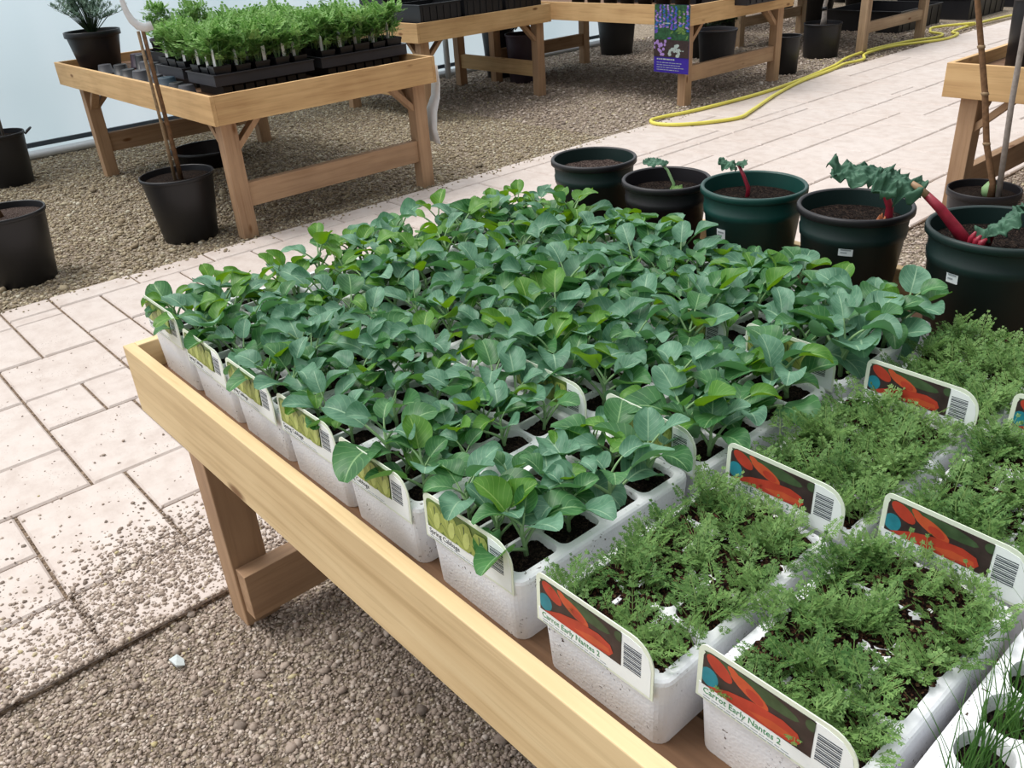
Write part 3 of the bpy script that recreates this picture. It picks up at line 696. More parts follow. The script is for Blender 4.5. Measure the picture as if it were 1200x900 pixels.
def card(kind):
    o = empty('plant_label'); m = MB(); extr(m, card_outline(CW, CH), -.0012, 0); m.build('card', 'card_rim' if kind == 'carrot' else 'card_rim', o)
    m = MB(); extr(m, [(.003, .003), (CW-.003, .003), (CW-.003, CH-.03), (CW-.006, CH-.018), (CW-.016, CH-.008), (CW-.03, CH-.005), (CW-.041, CH-.005), (CW-.041, .019), (.003, .019)], -.0016, -.0011); m.build('card_face', 'card_white', o)
    # picture window
    x0, x1, z0, z1 = .006, CW-.040, .0185, CH-.0055; mats = ['picture_dark', 'carrot_orange', 'carrot_tip', 'picture_teal', 'picture_green'] if kind == 'carrot' else ['cabbage_dark', 'cabbage_pale', 'cabbage_light', 'picture_green']
    m = MB(); win = [(x0, z0), (x1, z0), (x1, z1)]+[(x0+.007, z1), (x0+.002, z1-.002), (x0, z1-.007)]; extr(m, win, -.0019, -.0012, 0)
    d = -.0019
    def flat(P, mi):
        nonlocal d
        d -= .00005; P = clipP(P, x0, x1, z0, z1-.0003); o_ = m.add([(x, d, z) for x, z in P], [], mi); m.f.append(tuple(range(o_, o_+len(P)))); m.m.append(mi)
    if kind == 'carrot':
        flat(blob(((x0+.008, z0+.013), (.010, .011), 0)), 3); flat(blob(((x0+.05, z1-.006), (.05, .008), -.1)), 4)
        flat(blob(((x0+.018, z1-.011), (.016, .008), -.5)), 1); flat(blob(((x0+.05, z1-.014), (.022, .007), -.35)), 2); flat(blob(((x0+.056, z1-.017), (.010, .005), -.3)), 1); flat(blob(((x0+.034, z1-.006), (.009, .004), -.6)), 2)
        P = [(x0+.006, z0+.001), (x0+.03, z0+.012), (x0+.055, z0+.0185), (x0+.085, z0+.021), (x0+.100, z0+.017), (x0+.104, z0+.009), (x0+.099, z0+.002), (x0+.08, z0+.0005), (x0+.03, z0+.0)]
        flat(P, 1); flat([(x0+.05, z0+.006), (x0+.075, z0+.012), (x0+.098, z0+.011), (x0+.1, z0+.006), (x0+.07, z0+.002)], 2); flat(blob(((x1-.003, z1-.006), (.006, .006), 0)), 4)
    else:
        r = random.Random(2)
        for i in range(4):
            cxx = x0+.016+i*.028; flat(blob(((cxx, z0+.018), (.016, .022), r.uniform(-.4, .1)), 18, .08, i), 1)
            for q in range(5):
                a = -1.2+q*.55; flat([(cxx, z0+.002), (cxx+.018*math.sin(a)+.0012, z0+.006+.03*math.cos(a)), (cxx+.016*math.sin(a)+.003, z0+.004+.030*math.cos(a))], 2 if q % 2 else 3)
            flat(blob(((cxx+.004, z0+.016), (.006, .013), -.2)), 2)
    m.build('picture', mats, o)
    m = MB()
    for i in range(13):
        z = .021+i*.0024; w = (.0006, .0011, .0004)[i % 3]; extr(m, [(CW-.037, z), (CW-.015, z), (CW-.015, z+w+.0004), (CW-.037, z+w+.0004)], -.0019, -.0015)
    m.build('barcode', 'ink', o)
    tx = 'Carrot Early Nantes 2' if kind == 'carrot' else 'Spring Cabbage'
    text_mesh('title', tx, .0098, 'ink_green' if kind == 'carrot' else 'ink', o, (.008, -.0017, .0092), (PI/2, 0, 0), .95)
    m = MB(); r = random.Random(6)
    for i in range(2):
        x = .009
        while x < CW-.06: w = r.uniform(.003, .009); extr(m, [(x, .0052-i*.003), (x+w, .0052-i*.003), (x+w, .0062-i*.003), (x, .0062-i*.003)], -.0018, -.0015); x += w+.0015
    m.build('small_print', 'sticker_ink', o); return o
cards = {'carrot': card('carrot'), 'cabbage': card('cabbage')}; cu = set()
def put_card(kind, x, y, z, rz, tilt, label):
    o = cards[kind] if kind not in cu else copy_tree(cards[kind]); cu.add(kind)
    o.location = (x, y, z); o.rotation_euler = Euler((-tilt, 0, rz), 'XYZ'); tag(o, label, 'plant label', 'picture labels on the trays')
lb = {0: 'at the left end of the row', 1: 'second from the left end', 2: 'third from the left end', 3: 'third from the carrot labels', 4: 'second from the carrot labels', 5: 'nearest the carrot labels'}
cabz = {0: .792, 1: .775, 2: .776, 3: .775, 4: .773, 5: .777}
for c in range(6):
    put_card('cabbage', X_of(c)+.002, .4565, cabz[c]-.004, jr.uniform(-.015, .015), .03, f"green cabbage picture label on the bench front edge, {lb[c]}")
for (c, r0, dx, dy, dz, nm) in ((5, 1, .0, 0, 0, 'green cabbage picture label half hidden by leaves, middle row beside the carrots'), (4, 1, 0, 0, -.006, 'green cabbage picture label mostly covered by leaves, middle row further from the carrots'),
                            (5, 2, 0, 0, 0, 'green cabbage picture label in the back row beside the carrot labels'), (4, 2, 0, 0, -.004, 'green cabbage picture label in the back row behind tall leaves')):
    put_card('cabbage', X_of(c)+.012*r0+.004+dx, .458+.314*r0-.0055+dy, .785+dz, -.03, .03, nm)
for (c, r0, dz, nm) in ((6, 0, -.010, 'red carrot picture label on the front tray beside the cabbage labels'), (7, 0, -.002, 'red carrot picture label closest to the viewer, on the front tray by the chives'), (6, 1, .006, 'red carrot picture label in the middle row next to the cabbages'),
                        (7, 1, .006, 'red carrot picture label with greenish corner, middle row further from the cabbages'), (6, 2, .004, 'red carrot picture label partly behind foliage, back row below the rhubarb'), (7, 2, .004, 'red carrot picture label cut off by the photo edge, back row')):
    x, y, rz = carrot_pos[(c, r0)]; put_card('carrot', x-TW/2+.004, y-TL/2-.004, .783+dz, rz+(-.03 if r0 else .0), .03, nm)

# ------------------------------------------------------------------ pots
def pot(name, x, y, z, h, rt_, rb, mats, soil_mat, label, cat='plant pot', group=None, soil_drop=.03, rimh=.014, lip=.006, sticker=None, bands=True, holes=False, handles=None, rz=0.0, rim_mat=None):
    o = empty(name, (x, y, z), rz, label, cat, group); t = .003
    zb = h-.06*h/.22
    R = lambda zz: rb+(rt_-lip-rb)*zz/h
    prof = [(0.001, .001), (rb-.006, 0.0), (rb, .004), (R(h*.72), h*.72)]
    if bands: prof += [(R(h*.72)+.0025, h*.73), (R(h*.8)+.0025, h*.80), (R(h*.8)+.0005, h*.81)]
    prof += [(R(h-rimh), h-rimh)]
    m = MB(); m.lathe(prof, 48)
    inner = [(R(h-rimh)-.001, h-rimh+.001), (R(h)-t, h-.002), (R(h-soil_drop)-t, h-soil_drop-.004), (.001, h-soil_drop-.006)]
    m.lathe(inner[1:3], 48); m.build('body', mats, o, True)
    m = MB(); m.lathe([(R(h)-t, h-.003), (R(h)-.0005, h), (rt_-.002, h), (rt_, h-.003), (rt_, h-rimh+.002), (rt_-.002, h-rimh), (R(h-rimh)-.001, h-rimh)], 48); m.build('rim', rim_mat or mats, o, True)
    m = MB(); k = 36; rr_ = R(h-soil_drop)-t-.0005; base = 0; nr = 10; m.v.append((0, 0, h-soil_drop+.004))
    for i in range(1, nr+1):
        for j in range(k):
            a = 2*PI*j/k; r = rr_*i/nr; X, Y = r*math.cos(a), r*math.sin(a); m.v.append((X, Y, h-soil_drop+(noise.fractal(Vector((X*45+x*9, Y*45, z)), .7, 2, 4)*.006 if i < nr else -.002)))
    for j in range(k): m.f.append((0, 1+j, 1+(j+1) % k)); m.m.append(0)
    for i in range(nr-1):
        for j in range(k): m.f.append((1+i*k+j, 1+(i+1)*k+j, 1+(i+1)*k+(j+1) % k, 1+i*k+(j+1) % k)); m.m.append(0)
    m.build('compost', soil_mat, o, True)
    if sticker:
        a0, zc, sw, sh = sticker; m = MB(); nseg = 8; rr2 = R(zc)+.0012
        for mi, (w_, h_, off) in enumerate(((sw, sh, 0), )):
            for i in range(nseg+1):
                a = a0-(w_/2)/rr2+w_/rr2*i/nseg
                for zz in (zc-h_/2, zc+h_/2): q = R(zz)+.0010; m.v.append((q*math.cos(a), q*math.sin(a), zz))
            for i in range(nseg): m.f.append((2*i, 2*i+2, 2*i+3, 2*i+1)); m.m.append(0)
        s = m.build('price_sticker', 'sticker_white', o)
        sol = s.modifiers.new('t', 'SOLIDIFY'); sol.thickness = .0004
        m = MB()
        for (u0, u1, v0, v1) in ((.15, .85, .6, .75), (.15, .6, .3, .42)):
            b = len(m.v)
            for i in range(5):
                a = a0-(sw/2)/rr2+sw/rr2*(u0+(u1-u0)*i/4)
                for v_ in (v0, v1): zz = zc-sh/2+sh*v_; q = R(zz)+.0016; m.v.append((q*math.cos(a), q*math.sin(a), zz))
            for i in range(4): m.f.append((b+2*i, b+2*i+2, b+2*i+3, b+2*i+1)); m.m.append(0)
        m.build('print', 'sticker_ink', s)
    if handles:
        for a in handles:
            m = MB(); c, s_ = math.cos(a), math.sin(a); P = []
            for i in range(9):
                q = PI*i/8; P.append((c*(rt_+.004+.04*math.sin(q))-s_*.045*math.cos(q), s_*(rt_+.004+.04*math.sin(q))+c*.045*math.cos(q), h-.02+.03*math.sin(q)))
            m.tube(P, .007, 8); m.build('handle', mats, o, True)
    return o
def facing(x, y, deg=0):   # angle of the direction from (x,y) towards the viewer's side of the bench
    return math.atan2(-y, -x)+math.radians(deg)
PH_ = .215
PA = pot('plant_pot', -1.475, 1.545, DZ, .205, .106, .080, 'pot_green_black', 'pale_compost', 'dark green pot with bare compost, furthest along the bench back row', group='rhubarb pots', sticker=(facing(-1.475, 1.545, -28), .135, .022, .022), rim_mat='pot_black')
PB = pot('plant_pot', -1.235, 1.530, DZ, .195, .101, .076, 'pot_black', 'dark_compost', 'black pot with a tiny green sprout, second in the bench back row', group='rhubarb pots')
PC = pot('plant_pot', -1.020, 1.555, DZ, .210, .111, .084, 'pot_teal', 'dark_compost', 'bright teal-green pot with one small rhubarb stalk', group='rhubarb pots', sticker=(facing(-1.02, 1.555, -38), .125, .022, .020), rim_mat='pot_teal')
PD = pot('plant_pot', -.785, 1.545, DZ, .214, .108, .080, 'pot_green_black', 'dark_compost', 'dark green pot with black rim and a crumpled rhubarb leaf on a bent stalk', group='rhubarb pots', sticker=(facing(-.785, 1.545, -4), .150, .026, .018), rim_mat='pot_black')
PE = pot('plant_pot', -.520, 1.548, DZ, .222, .120, .094, 'pot_green_black', 'dark_compost', 'largest dark green pot, with a thick red rhubarb stalk leaning out', group='rhubarb pots', sticker=(facing(-.52, 1.548, -32), .155, .022, .022), rim_mat='pot_green_black')
def rel(o, p): return Vector(p)-o.location
def ruffled(name, parent, c, size, rot, seed, mat='rhubarb_leaf', fold=1.0, droop=.5):
    m = MB(); k = 48; nr = 18
    m.v.append((0, 0, 0))
    for i in range(1, nr+1):
        for j in range(k):
            a = 2*PI*j/k; t = i/nr; rad = t*(1+.12*math.sin(3*a+seed)+.06*math.sin(7*a)); x = rad*math.cos(a)*size[0]; y = rad*math.sin(a)*size[1]
            z = size[2]*(math.sin(a*11+seed+t*5)*.26*t*t+noise.fractal(Vector((x*75+seed, y*75, seed)), .8, 2.1, 4)*1.1*t-droop*t*t*abs(math.sin(a))**1.5*1.6)*fold
            m.v.append((x, y, z))
    for j in range(k): m.f.append((0, 1+j, 1+(j+1) % k)); m.m.append(0)
    for i in range(nr-1):
        for j in range(k): m.f.append((1+i*k+j, 1+(i+1)*k+j, 1+(i+1)*k+(j+1) % k, 1+i*k+(j+1) % k)); m.m.append(0)
    o = m.build(name, mat, parent, True, loc=c); o.rotation_euler = rot; so = o.modifiers.new('t', 'SOLIDIFY'); so.thickness = .0012; return o
def plant_root(parent_pot, label): 
    p = parent_pot.location; return empty('rhubarb_plant', (p.x, p.y, p.z), 0, label, 'plant')
# B
r_ = plant_root(PB, 'tiny rhubarb sprout with two small green leaves in the black pot')
m = MB(); m.tube([rel(PB, (-1.215, 1.53, .858)), rel(PB, (-1.213, 1.53, .885)), rel(PB, (-1.228, 1.525, .915)), rel(PB, (-1.245, 1.52, .93))], [.004, .0035, .003, .002], 8); m.build('stalk', 'petiole_green', r_, True)
ruffled('leaf', r_, rel(PB, (-1.257, 1.517, .934)), (.028, .015, .010), (.2, .1, .3), 2.0); ruffled('leaf', r_, rel(PB, (-1.198, 1.52, .880)), (.014, .018, .008), (.3, -.3, .9), 3.0, 'carrot_leaf')
# C
r_ = plant_root(PC, 'small rhubarb plant with one thin red stalk in the teal-green pot')
m = MB(); m.tube([rel(PC, (-1.035, 1.555, .872)), rel(PC, (-1.033, 1.555, .900)), rel(PC, (-1.045, 1.552, .925)), rel(PC, (-1.058, 1.55, .947))], [.005, .0045, .004, .003], 8); m.build('stalk', 'rhubarb_red', r_, True)
ruffled('leaf', r_, rel(PC, (-1.078, 1.545, .951)), (.022, .013, .010), (.2, .3, .4), 4.0, fold=1.2); ruffled('leaf', r_, rel(PC, (-1.050, 1.548, .955)), (.012, .010, .007), (.1, -.4, .7), 5.0)
# D
r_ = plant_root(PD, 'rhubarb plant with crinkled dark leaf bending left from its orange crown')
m = MB(); m.tube([rel(PD, (-.712, 1.522, .880)), rel(PD, (-.706, 1.520, .905)), rel(PD, (-.704, 1.515, .93)), rel(PD, (-.716, 1.505, .965)), rel(PD, (-.735, 1.50, .985))], [.010, .008, .007, .006, .004], 10); m.build('stalk', 'rhubarb_red', r_, True)
m = MB()
for k in range(5):
    a = k*1.3; m.tube([rel(PD, (-.712+.008*math.cos(a), 1.518+.008*math.sin(a), .880)), rel(PD, (-.712+.013*math.cos(a), 1.518+.013*math.sin(a), .895)), rel(PD, (-.712+.009*math.cos(a), 1.518+.009*math.sin(a), .913))], [.006, .006, .001], 7)
m.build('crown', 'rhubarb_orange', r_, True)
ruffled('leaf', r_, rel(PD, (-.757, 1.49, .997)), (.052, .026, .017), (.45, .12, .55), 6.0, fold=1.1); ruffled('leaf_fold', r_, rel(PD, (-.797, 1.485, .992)), (.020, .016, .012), (.5, -.5, .2), 7.5)
# E
r_ = plant_root(PE, 'rhubarb plant with thick crimson stalk and crinkled dark green leaves')
m = MB(); m.tube([rel(PE, (-.552, 1.505, .893)), rel(PE, (-.575, 1.495, .922)), rel(PE, (-.600, 1.48, .955)), rel(PE, (-.622, 1.468, .978))], [.0115, .010, .0085, .007], 12); m.build('stalk', 'rhubarb_red', r_, True)
m = MB(); m.tube([rel(PE, (-.620, 1.469, .976)), rel(PE, (-.634, 1.46, .990)), rel(PE, (-.645, 1.455, .998))], [.0068, .006, .0045], 12); m.build('stalk_top', 'rhubarb_pale', r_, True)
ruffled('leaf', r_, rel(PE, (-.660, 1.445, 1.004)), (.042, .030, .024), (.5, .25, .6), 9.0, fold=1.1)
m = MB(); m.tube([rel(PE, (-.528, 1.52, .893)), rel(PE, (-.522, 1.515, .915)), rel(PE, (-.512, 1.51, .935))], [.006, .005, .003], 8); m.build('stalk', 'rhubarb_red', r_, True)
m = MB()
for k in range(3): m.tube([rel(PE, (-.545+.010*k, 1.49-.004*k, .893)), rel(PE, (-.543+.010*k, 1.488-.004*k, .912)), rel(PE, (-.538+.010*k, 1.486, .925-.004*k))], [.006, .006, .002], 8)
m.build('bud', 'rhubarb_red', r_, True)
ruffled('leaf', r_, rel(PE, (-.508, 1.505, .945)), (.042, .020, .016), (.3, -.75, .25), 11.0)

# ------------------------------------------------------------------ near litter
m = MB(); P = [(0, 0), (.034, .004), (.040, .020), (.022, .026), (.002, .019)]
m.add([(x-.02, y-.013, .001+.002*math.sin(i)) for i, (x, y) in enumerate(P)]+[(x-.02, y-.013, .006+.004*math.sin(i*2)) for i, (x, y) in enumerate(P)], [(4, 3, 2, 1, 0), (5, 6, 7, 8, 9)]+[(i, (i+1) % 5, 5+(i+1) % 5, 5+i) for i in range(5)])
o = m.build('stone_chip', 'grey_stone', loc=(-1.606, .306, .008)); tag(o, 'flat white stone chip lying on the gravel beside the bench leg', 'stone')

# ------------------------------------------------------------------ ground pots by the far bench
p = pot('tree_pot', -4.62, 1.645, 0, .35, .192, .142, 'black_plastic', 'dark_compost', 'black pot with two leaning sticks and a curved white tag, at the bench corner', soil_drop=.03, rimh=.02, bands=False)
o = empty('planted_stake', (-4.60, 1.645, .31), 0, 'pair of thin brown stems in the black pot, topped with a curved white tag', 'stake')
m = MB(); m.tube([(.0, .012, 0), (.002, .010, .2), (.0, .008, .45), (.0, .004, .75)], [.013, .012, .011, .010], 8); m.build('stem', 'cane_brown', o, True)
m = MB(); m.tube([(-.01, -.018, 0), (-.008, -.016, .2), (-.006, -.018, .45), (-.004, -.018, .745)], [.009, .009, .008, .008], 8); m.build('stake', 'stake', o, True)
m = MB(); pts = [(.016, .050, .765), (.016, .015, .758), (.016, -.018, .770), (.014, -.042, .798), (.012, -.056, .835), (.008, -.062, .89), (.004, -.066, .97), (0, -.068, 1.06)]
hs = [.020]*3+[.018, .015, .012, .011, .010]
for i, q in enumerate(pts):
    d = (Vector(pts[min(i+1, 7)])-Vector(pts[max(i-1, 0)])).normalized(); nn = d.cross(Vector((1, 0, 0))).normalized(); q = Vector(q); m.v += [tuple(q+nn*hs[i]), tuple(q-nn*hs[i])]
for i in range(7): m.f.append((2*i, 2*i+1, 2*i+3, 2*i+2)); m.m.append(0)
s = m.build('white_tag', 'white_plastic', o, True); sol = s.modifiers.new('t', 'SOLIDIFY'); sol.thickness = .0015; s['label'] = 'curved white plastic tag'
pot('tree_pot', -4.66, .80, 0, .35, .187, .145, 'black_plastic', 'pale_compost', 'black pot at the left photo edge, beside the path, closest of the tree pots', soil_drop=.03, rimh=.02, bands=False)
m = MB(); m.tube([(-4.67, .79, .31), (-4.68, .77, .40), (-4.69, .74, .6), (-4.70, .72, 1.1)], .014, 8); tag(m.build('young_tree', 'cane_brown', smooth=True), 'bare young tree stem in the closest left-edge black pot', 'tree')
pot('tree_pot', -6.86, 1.31, 0, .35, .165, .13, 'black_plastic', 'dark_compost', 'black pot with loop handles at the left photo edge by the plastic wall', soil_drop=.03, rimh=.02, bands=False, handles=(math.radians(70), math.radians(250)))
m = MB(); m.tube([(-6.86, 1.34, .31), (-6.86, 1.35, .6), (-6.88, 1.35, 1.2)], .010, 8); tag(m.build('young_tree', 'cane_grey', smooth=True), 'thin bare stem in the handled pot by the plastic wall', 'tree')

# things on bench 2 ----------------------------------------------------
BD = .7005
pot('shrub_pot', -6.49, 1.99, BD, .24, .178, .128, 'black_plastic', 'dark_compost', 'black pot holding a rounded grey-green shrub, on the far bench corner by the wall', rimh=.035, bands=False, soil_drop=.02)
o = empty('rounded_shrub', (-6.49, 1.99, BD+.22), 0, 'rounded airy grey-green shrub with many fine stems in the corner pot', 'shrub')
m = MB(); r = random.Random(8); tips = []
for k in range(60):
    a = r.uniform(0, 6.28); e = r.uniform(.5, 1.5); L = r.uniform(.2, .36); d = Vector((math.cos(a)*math.cos(e), math.sin(a)*math.cos(e), math.sin(e)))
    q0 = Vector((d.x*.02, d.y*.02, 0)); q1 = q0+d*L*.5+Vector((0, 0, .03)); q2 = q0+d*L; m.tube([q0, q1, q2], [.003, .002, .001], 5, caps=False); 
    for t_ in range(12): tips.append(q1+(q2-q1)*r.uniform(-.3, 1.0))
m.build('stems', 'dark_leaf', o)
FS = frondlib(.03, .05, 12)
VV = []
for q in tips:
    for k in range(5):
        a, e = r.uniform(0, 6.28), r.uniform(0, 1.4); d = np.array([math.cos(a)*math.cos(e), math.sin(a)*math.cos(e), math.sin(e)])*.03; b = np.array(q); sd = np.cross(d, [0.3, .4, 1]); sd = sd/np.linalg.norm(sd)*.0035
        VV.append(np.array([b, b+d*.5+sd, b+d, b+d*.5-sd]))
V = np.array(VV).reshape(-1, 3); npmesh('leaves', V, np.arange(len(V)).reshape(-1, 4), ['grey_leaf'], o)['kind'] = 'stuff'

def carry_tray(x, y, w, l, z, label, mat='grey_plastic', h=.055):
    o = empty('carry_tray', (x, y, z), 0, label, 'tray', 'black carry trays on the bench by the wall'); t = .004; m = MB()
    m.box((-w/2, -l/2, 0), (w/2, l/2, t))
    for a, b in (((-w/2, -l/2, t), (w/2, -l/2+t, h)), ((-w/2, l/2-t, t), (w/2, l/2, h)), ((-w/2, -l/2+t, t), (-w/2+t, l/2-t, h)), ((w/2-t, -l/2+t, t), (w/2, l/2-t, h))): m.box(a, b)
    m.build('body', mat, o); m = MB()
    for s in (-1, 1): m.box((s*w/2-.006, -l/2-.006, h-.003), (s*w/2+.006, l/2+.006, h+.002)); m.box((-w/2+.006, s*l/2-.006, h-.003), (w/2-.006, s*l/2+.006, h+.002))
    m.build('rim', mat, o); return o
FB = frondlib(.05, .085, 16, 3.2)
def sq_pot(mat):
    m = MB(); a, b, h = .034, .044, .085
    def sq(s, z): return [(-s, -s, z), (s, -s, z), (s, s, z), (-s, s, z)]
    o = m.ring([sq(a, 0), sq(b-.002, h-.012), sq(b, h-.012), sq(b, h), sq(b-.003, h), sq(b-.005, h-.012)]); m.f.append((o+3, o+2, o+1, o)); m.m.append(0)
    m.f.append((o+20, o+21, o+22, o+23)); m.m.append(1); return m
bedp = []
for k in range(5):
    o = empty('bedding_plant'); sq_pot(None).build('pot', ['black_plastic', 'dark_compost'], o)
    r = random.Random(30+k); sp = []
    for i in range(22): a = r.uniform(0, 6.28); q = .05*math.sqrt(r.random()); sp.append((q*math.cos(a), q*math.sin(a), .075+r.random()*.11, r.uniform(.8, 1.3)))
    foliage('foliage', ['bedding_leaf', 'carrot_stem'], sp, FB, r, 3, 5, parent=o)
    m = MB()
    for i in range(5): a = i*1.26+k; m.tube([(0.01*math.cos(a), .01*math.sin(a), .07), (.03*math.cos(a), .03*math.sin(a), .19)], [.003, .0015], 5)
    m.build('stems', 'petiole_green', o)
    m = MB(); m.add([(.012, -.030, .06), (.034, -.026, .06), (.034, -.026, .155), (.023, -.028, .165), (.012, -.030, .155)], [(0, 1, 2, 3, 4)]); tg = m.build('tag', 'white_plastic', o); so = tg.modifiers.new('t', 'SOLIDIFY'); so.thickness = .001
    bedp.append(o)
bu = set(); br = random.Random(12)
def put_bed(x, y, z, label, group, s=1.0):
    p = br.choice(bedp)
    o = p if p.name not in bu else copy_tree(p); bu.add(p.name); o.location = (x, y, z); o.rotation_euler = (0, 0, br.uniform(-.15, .15)+br.choice([0, 0, PI/2])); o.scale = (s, s, s)
    tag(o, label, 'bedding plant', group)
TZ = BD+.056
# upturned support trays under the carry trays
for (x, y, w, l, lab) in ((-4.66, 2.20, .30, .50, 'low black tray lying upside down beneath the nearer carry tray'), (-4.66, 2.83, .30, .50, 'low black tray lying upside down beneath the farther carry tray'),
                          (-5.12, 2.25, .34, .52, 'low black tray upside down under the inner carry tray near the bench corner'), (-5.12, 2.83, .34, .52, 'low black tray upside down under the inner far carry tray')):
    m = MB(); m.box((-w/2, -l/2, .048), (w/2, l/2, .055)); k = 8
    for i in range(k): 
        yy = -l/2+l*(i+.5)/k; m.box((-w/2, yy-l/k*.42, 0), (w/2, yy+l/k*.42, .048))
    o = m.build('upturned_tray', 'black_plastic', loc=(x, y, BD), bevel=.003); tag(o, lab, 'tray', 'upturned trays')
trays2 = [(-4.66, 2.20, .34, .58, 'nearer', 3, 5), (-4.66, 2.83, .34, .58, 'farther', 3, 5), (-5.12, 2.22, .36, .58, 'inner nearer', 3, 5), (-5.12, 2.84, .36, .56, 'inner farther', 3, 5)]
for (x, y, w, l, nm, a, b) in trays2:
    carry_tray(x, y, w, l, TZ, f'shallow black carry tray of bedding plants, {nm} of the four on the bench', 'grey_plastic')
    for i in range(a):
        for j in range(b):
            put_bed(x+(i-(a-1)/2)*w/a*.97, y+(j-(b-1)/2)*l/b*.97, TZ+.0045, f'light green feathery bedding plant in a square black pot in the {nm} carry tray', f'bedding plants in the {nm} carry tray', br.uniform(.9, 1.1))
# empty pots and clutter
def small_pot(x, y, z, r, h, mat, label, up=True, grp='small empty pots on the bench by the wall'):
    m = MB(); k = 28
    if up: m.lathe([(.001, .001), (r*.72, 0), (r*.93, h*.85), (r, h*.85), (r, h), (r*.94, h), (r*.9, h*.8), (r*.7, .006), (.001, .006)], k)
    else: m.lathe([(r*.95, 0), (r, 0), (r, h*.15), (r*.93, h*.15), (r*.74, h*.97), (r*.70, h), (.02, h), (.012, h-.003), (.001, h-.003)], k)
    o = m.build('small_pot', mat, None, True, loc=(x, y, z)); tag(o, label, 'pot', grp); return o
small_pot(-5.00, 1.855, BD, .062, .075, 'blue_plastic', 'upturned bluish-black small pot nearest the bench corner', False)
small_pot(-5.42, 1.87, BD, .06, .08, 'grey_plastic', 'upturned dark grey small pot between the stake and the shrub pot', False)
small_pot(-5.72, 1.90, BD, .055, .06, 'black_plastic', 'low black small pot just right of the shrub pot', False)
small_pot(-5.20, 1.87, BD, .055, .07, 'grey_plastic', 'greyish small pot standing behind the leaning stems', False)
for k, (x, y, mt, hh) in enumerate(((-5.93, 1.93, 'black_plastic', .07), (-6.13, 1.9, 'grey_plastic', .06), (-5.60, 2.02, 'black_plastic', .09), (-5.80, 2.05, 'grey_plastic', .08), (-5.45, 2.02, 'black_plastic', .085), (-6.0, 2.1, 'black_plastic', .10), (-5.32, 2.0, 'black_plastic', .08), (-5.08, 1.985-.0, 'grey_plastic', .05), (-6.2, 2.14, 'purple_plastic', .09), (-4.86, 1.85, 'black_plastic', .06), (-4.72, 1.845, 'grey_plastic', .06))):
    if k in (7,): continue
    small_pot(x, y, BD, .052, hh, mt, 'small dark empty pot in the cluster between the shrub pot and the carry trays' if k < 9 else 'small dark upturned pot right at the bench corner below the carry tray', False, 'clustered small pots' if k < 9 else 'small pots at the bench corner')
carry_tray(-5.75, 2.30, .36, .40, BD, 'deep dark green crate behind the small empty pots', 'black_plastic', .13)
for (x, y, nm) in ((-5.85, 2.2, 'small shrubby plant in a purplish pot on the dark crate, nearest the shrub pot'), (-5.68, 2.38, 'small shrubby plant in a pot on the dark crate, nearest the bedding trays')):
    o = empty('young_shrub', (x, y, BD+.006), 0, nm, 'plant'); m = MB(); m.lathe([(.001, .001), (.05, 0), (.068, .17), (.072, .17), (.072, .19), (.066, .19), (.062, .175), (.001, .172)], 28); m.build('pot', 'purple_plastic', o, True)
    r = random.Random(int(-x*100)); sp = [(r.uniform(-.07, .07), r.uniform(-.07, .07), .18+r.random()*.16, r.uniform(.7, 1.0)) for _ in range(60)]; foliage('foliage', ['bedding_leaf', 'carrot_stem'], sp, FB, r, 3, 4, parent=o)
    m = MB(); m.tube([(0, 0, .17), (.01, 0, .34)], [.005, .003], 6); m.build('stem', 'stake', o)
for (x, y) in ((-5.7, 2.85), (-6.0, 2.62), (-6.2, 2.9)): pass
carry_tray(-5.85, 2.84, .5, .5, BD, 'shallow black tray of small plants near the plastic wall, behind the others', 'black_plastic', .06)
for i in range(4):
    for j in range(4): put_bed(-6.03+i*.12, 2.66+j*.12, BD+.0045, 'light green bedding plant in the shallow tray nearest the plastic wall', 'bedding plants in the tray nearest the wall', 1.1)
# white sheet hanging at the right end of bench 2
m = MB(); P = [(-4.262, 3.155, .70), (-4.260, 3.160, .60), (-4.262, 3.150, .52), (-4.27, 3.125, .44), (-4.275, 3.115, .34), (-4.27, 3.13, .25)]
P0 = []
for i, (x, y, z) in enumerate(P):
    w = .035 if i < 3 else .02; m.v += [(x+.01, y, z), (x-.13, y+w*1.2, z)]
for i in range(len(P)-1): m.f.append((2*i, 2*i+1, 2*i+3, 2*i+2)); m.m.append(0)
o = m.build('plastic_sheet', 'white_plastic', smooth=True); so = o.modifiers.new('t', 'SOLIDIFY'); so.thickness = .002; tag(o, 'narrow white plastic sheet hanging down behind the end leg of the tray bench', 'sheet')
# basin under bench 2
m = MB(); m.lathe([(.001, .002), (.20, 0), (.24, .10), (.255, .10), (.255, .115), (.235, .115), (.19, .02), (.001, .02)], 36); tag(m.build('basin', 'black_plastic', smooth=True, loc=(-6.15, 2.45, .004)), 'shallow black basin on the gravel beneath the tray bench', 'basin')
m = MB(); m.box((-.10, -.05, 0), (.10, .05, .012)); tag(m.build('saucer', 'white_plastic', loc=(-5.9, 2.1, .010), bevel=.005), 'white plastic slat lying on gravel under the tray bench', 'plastic')

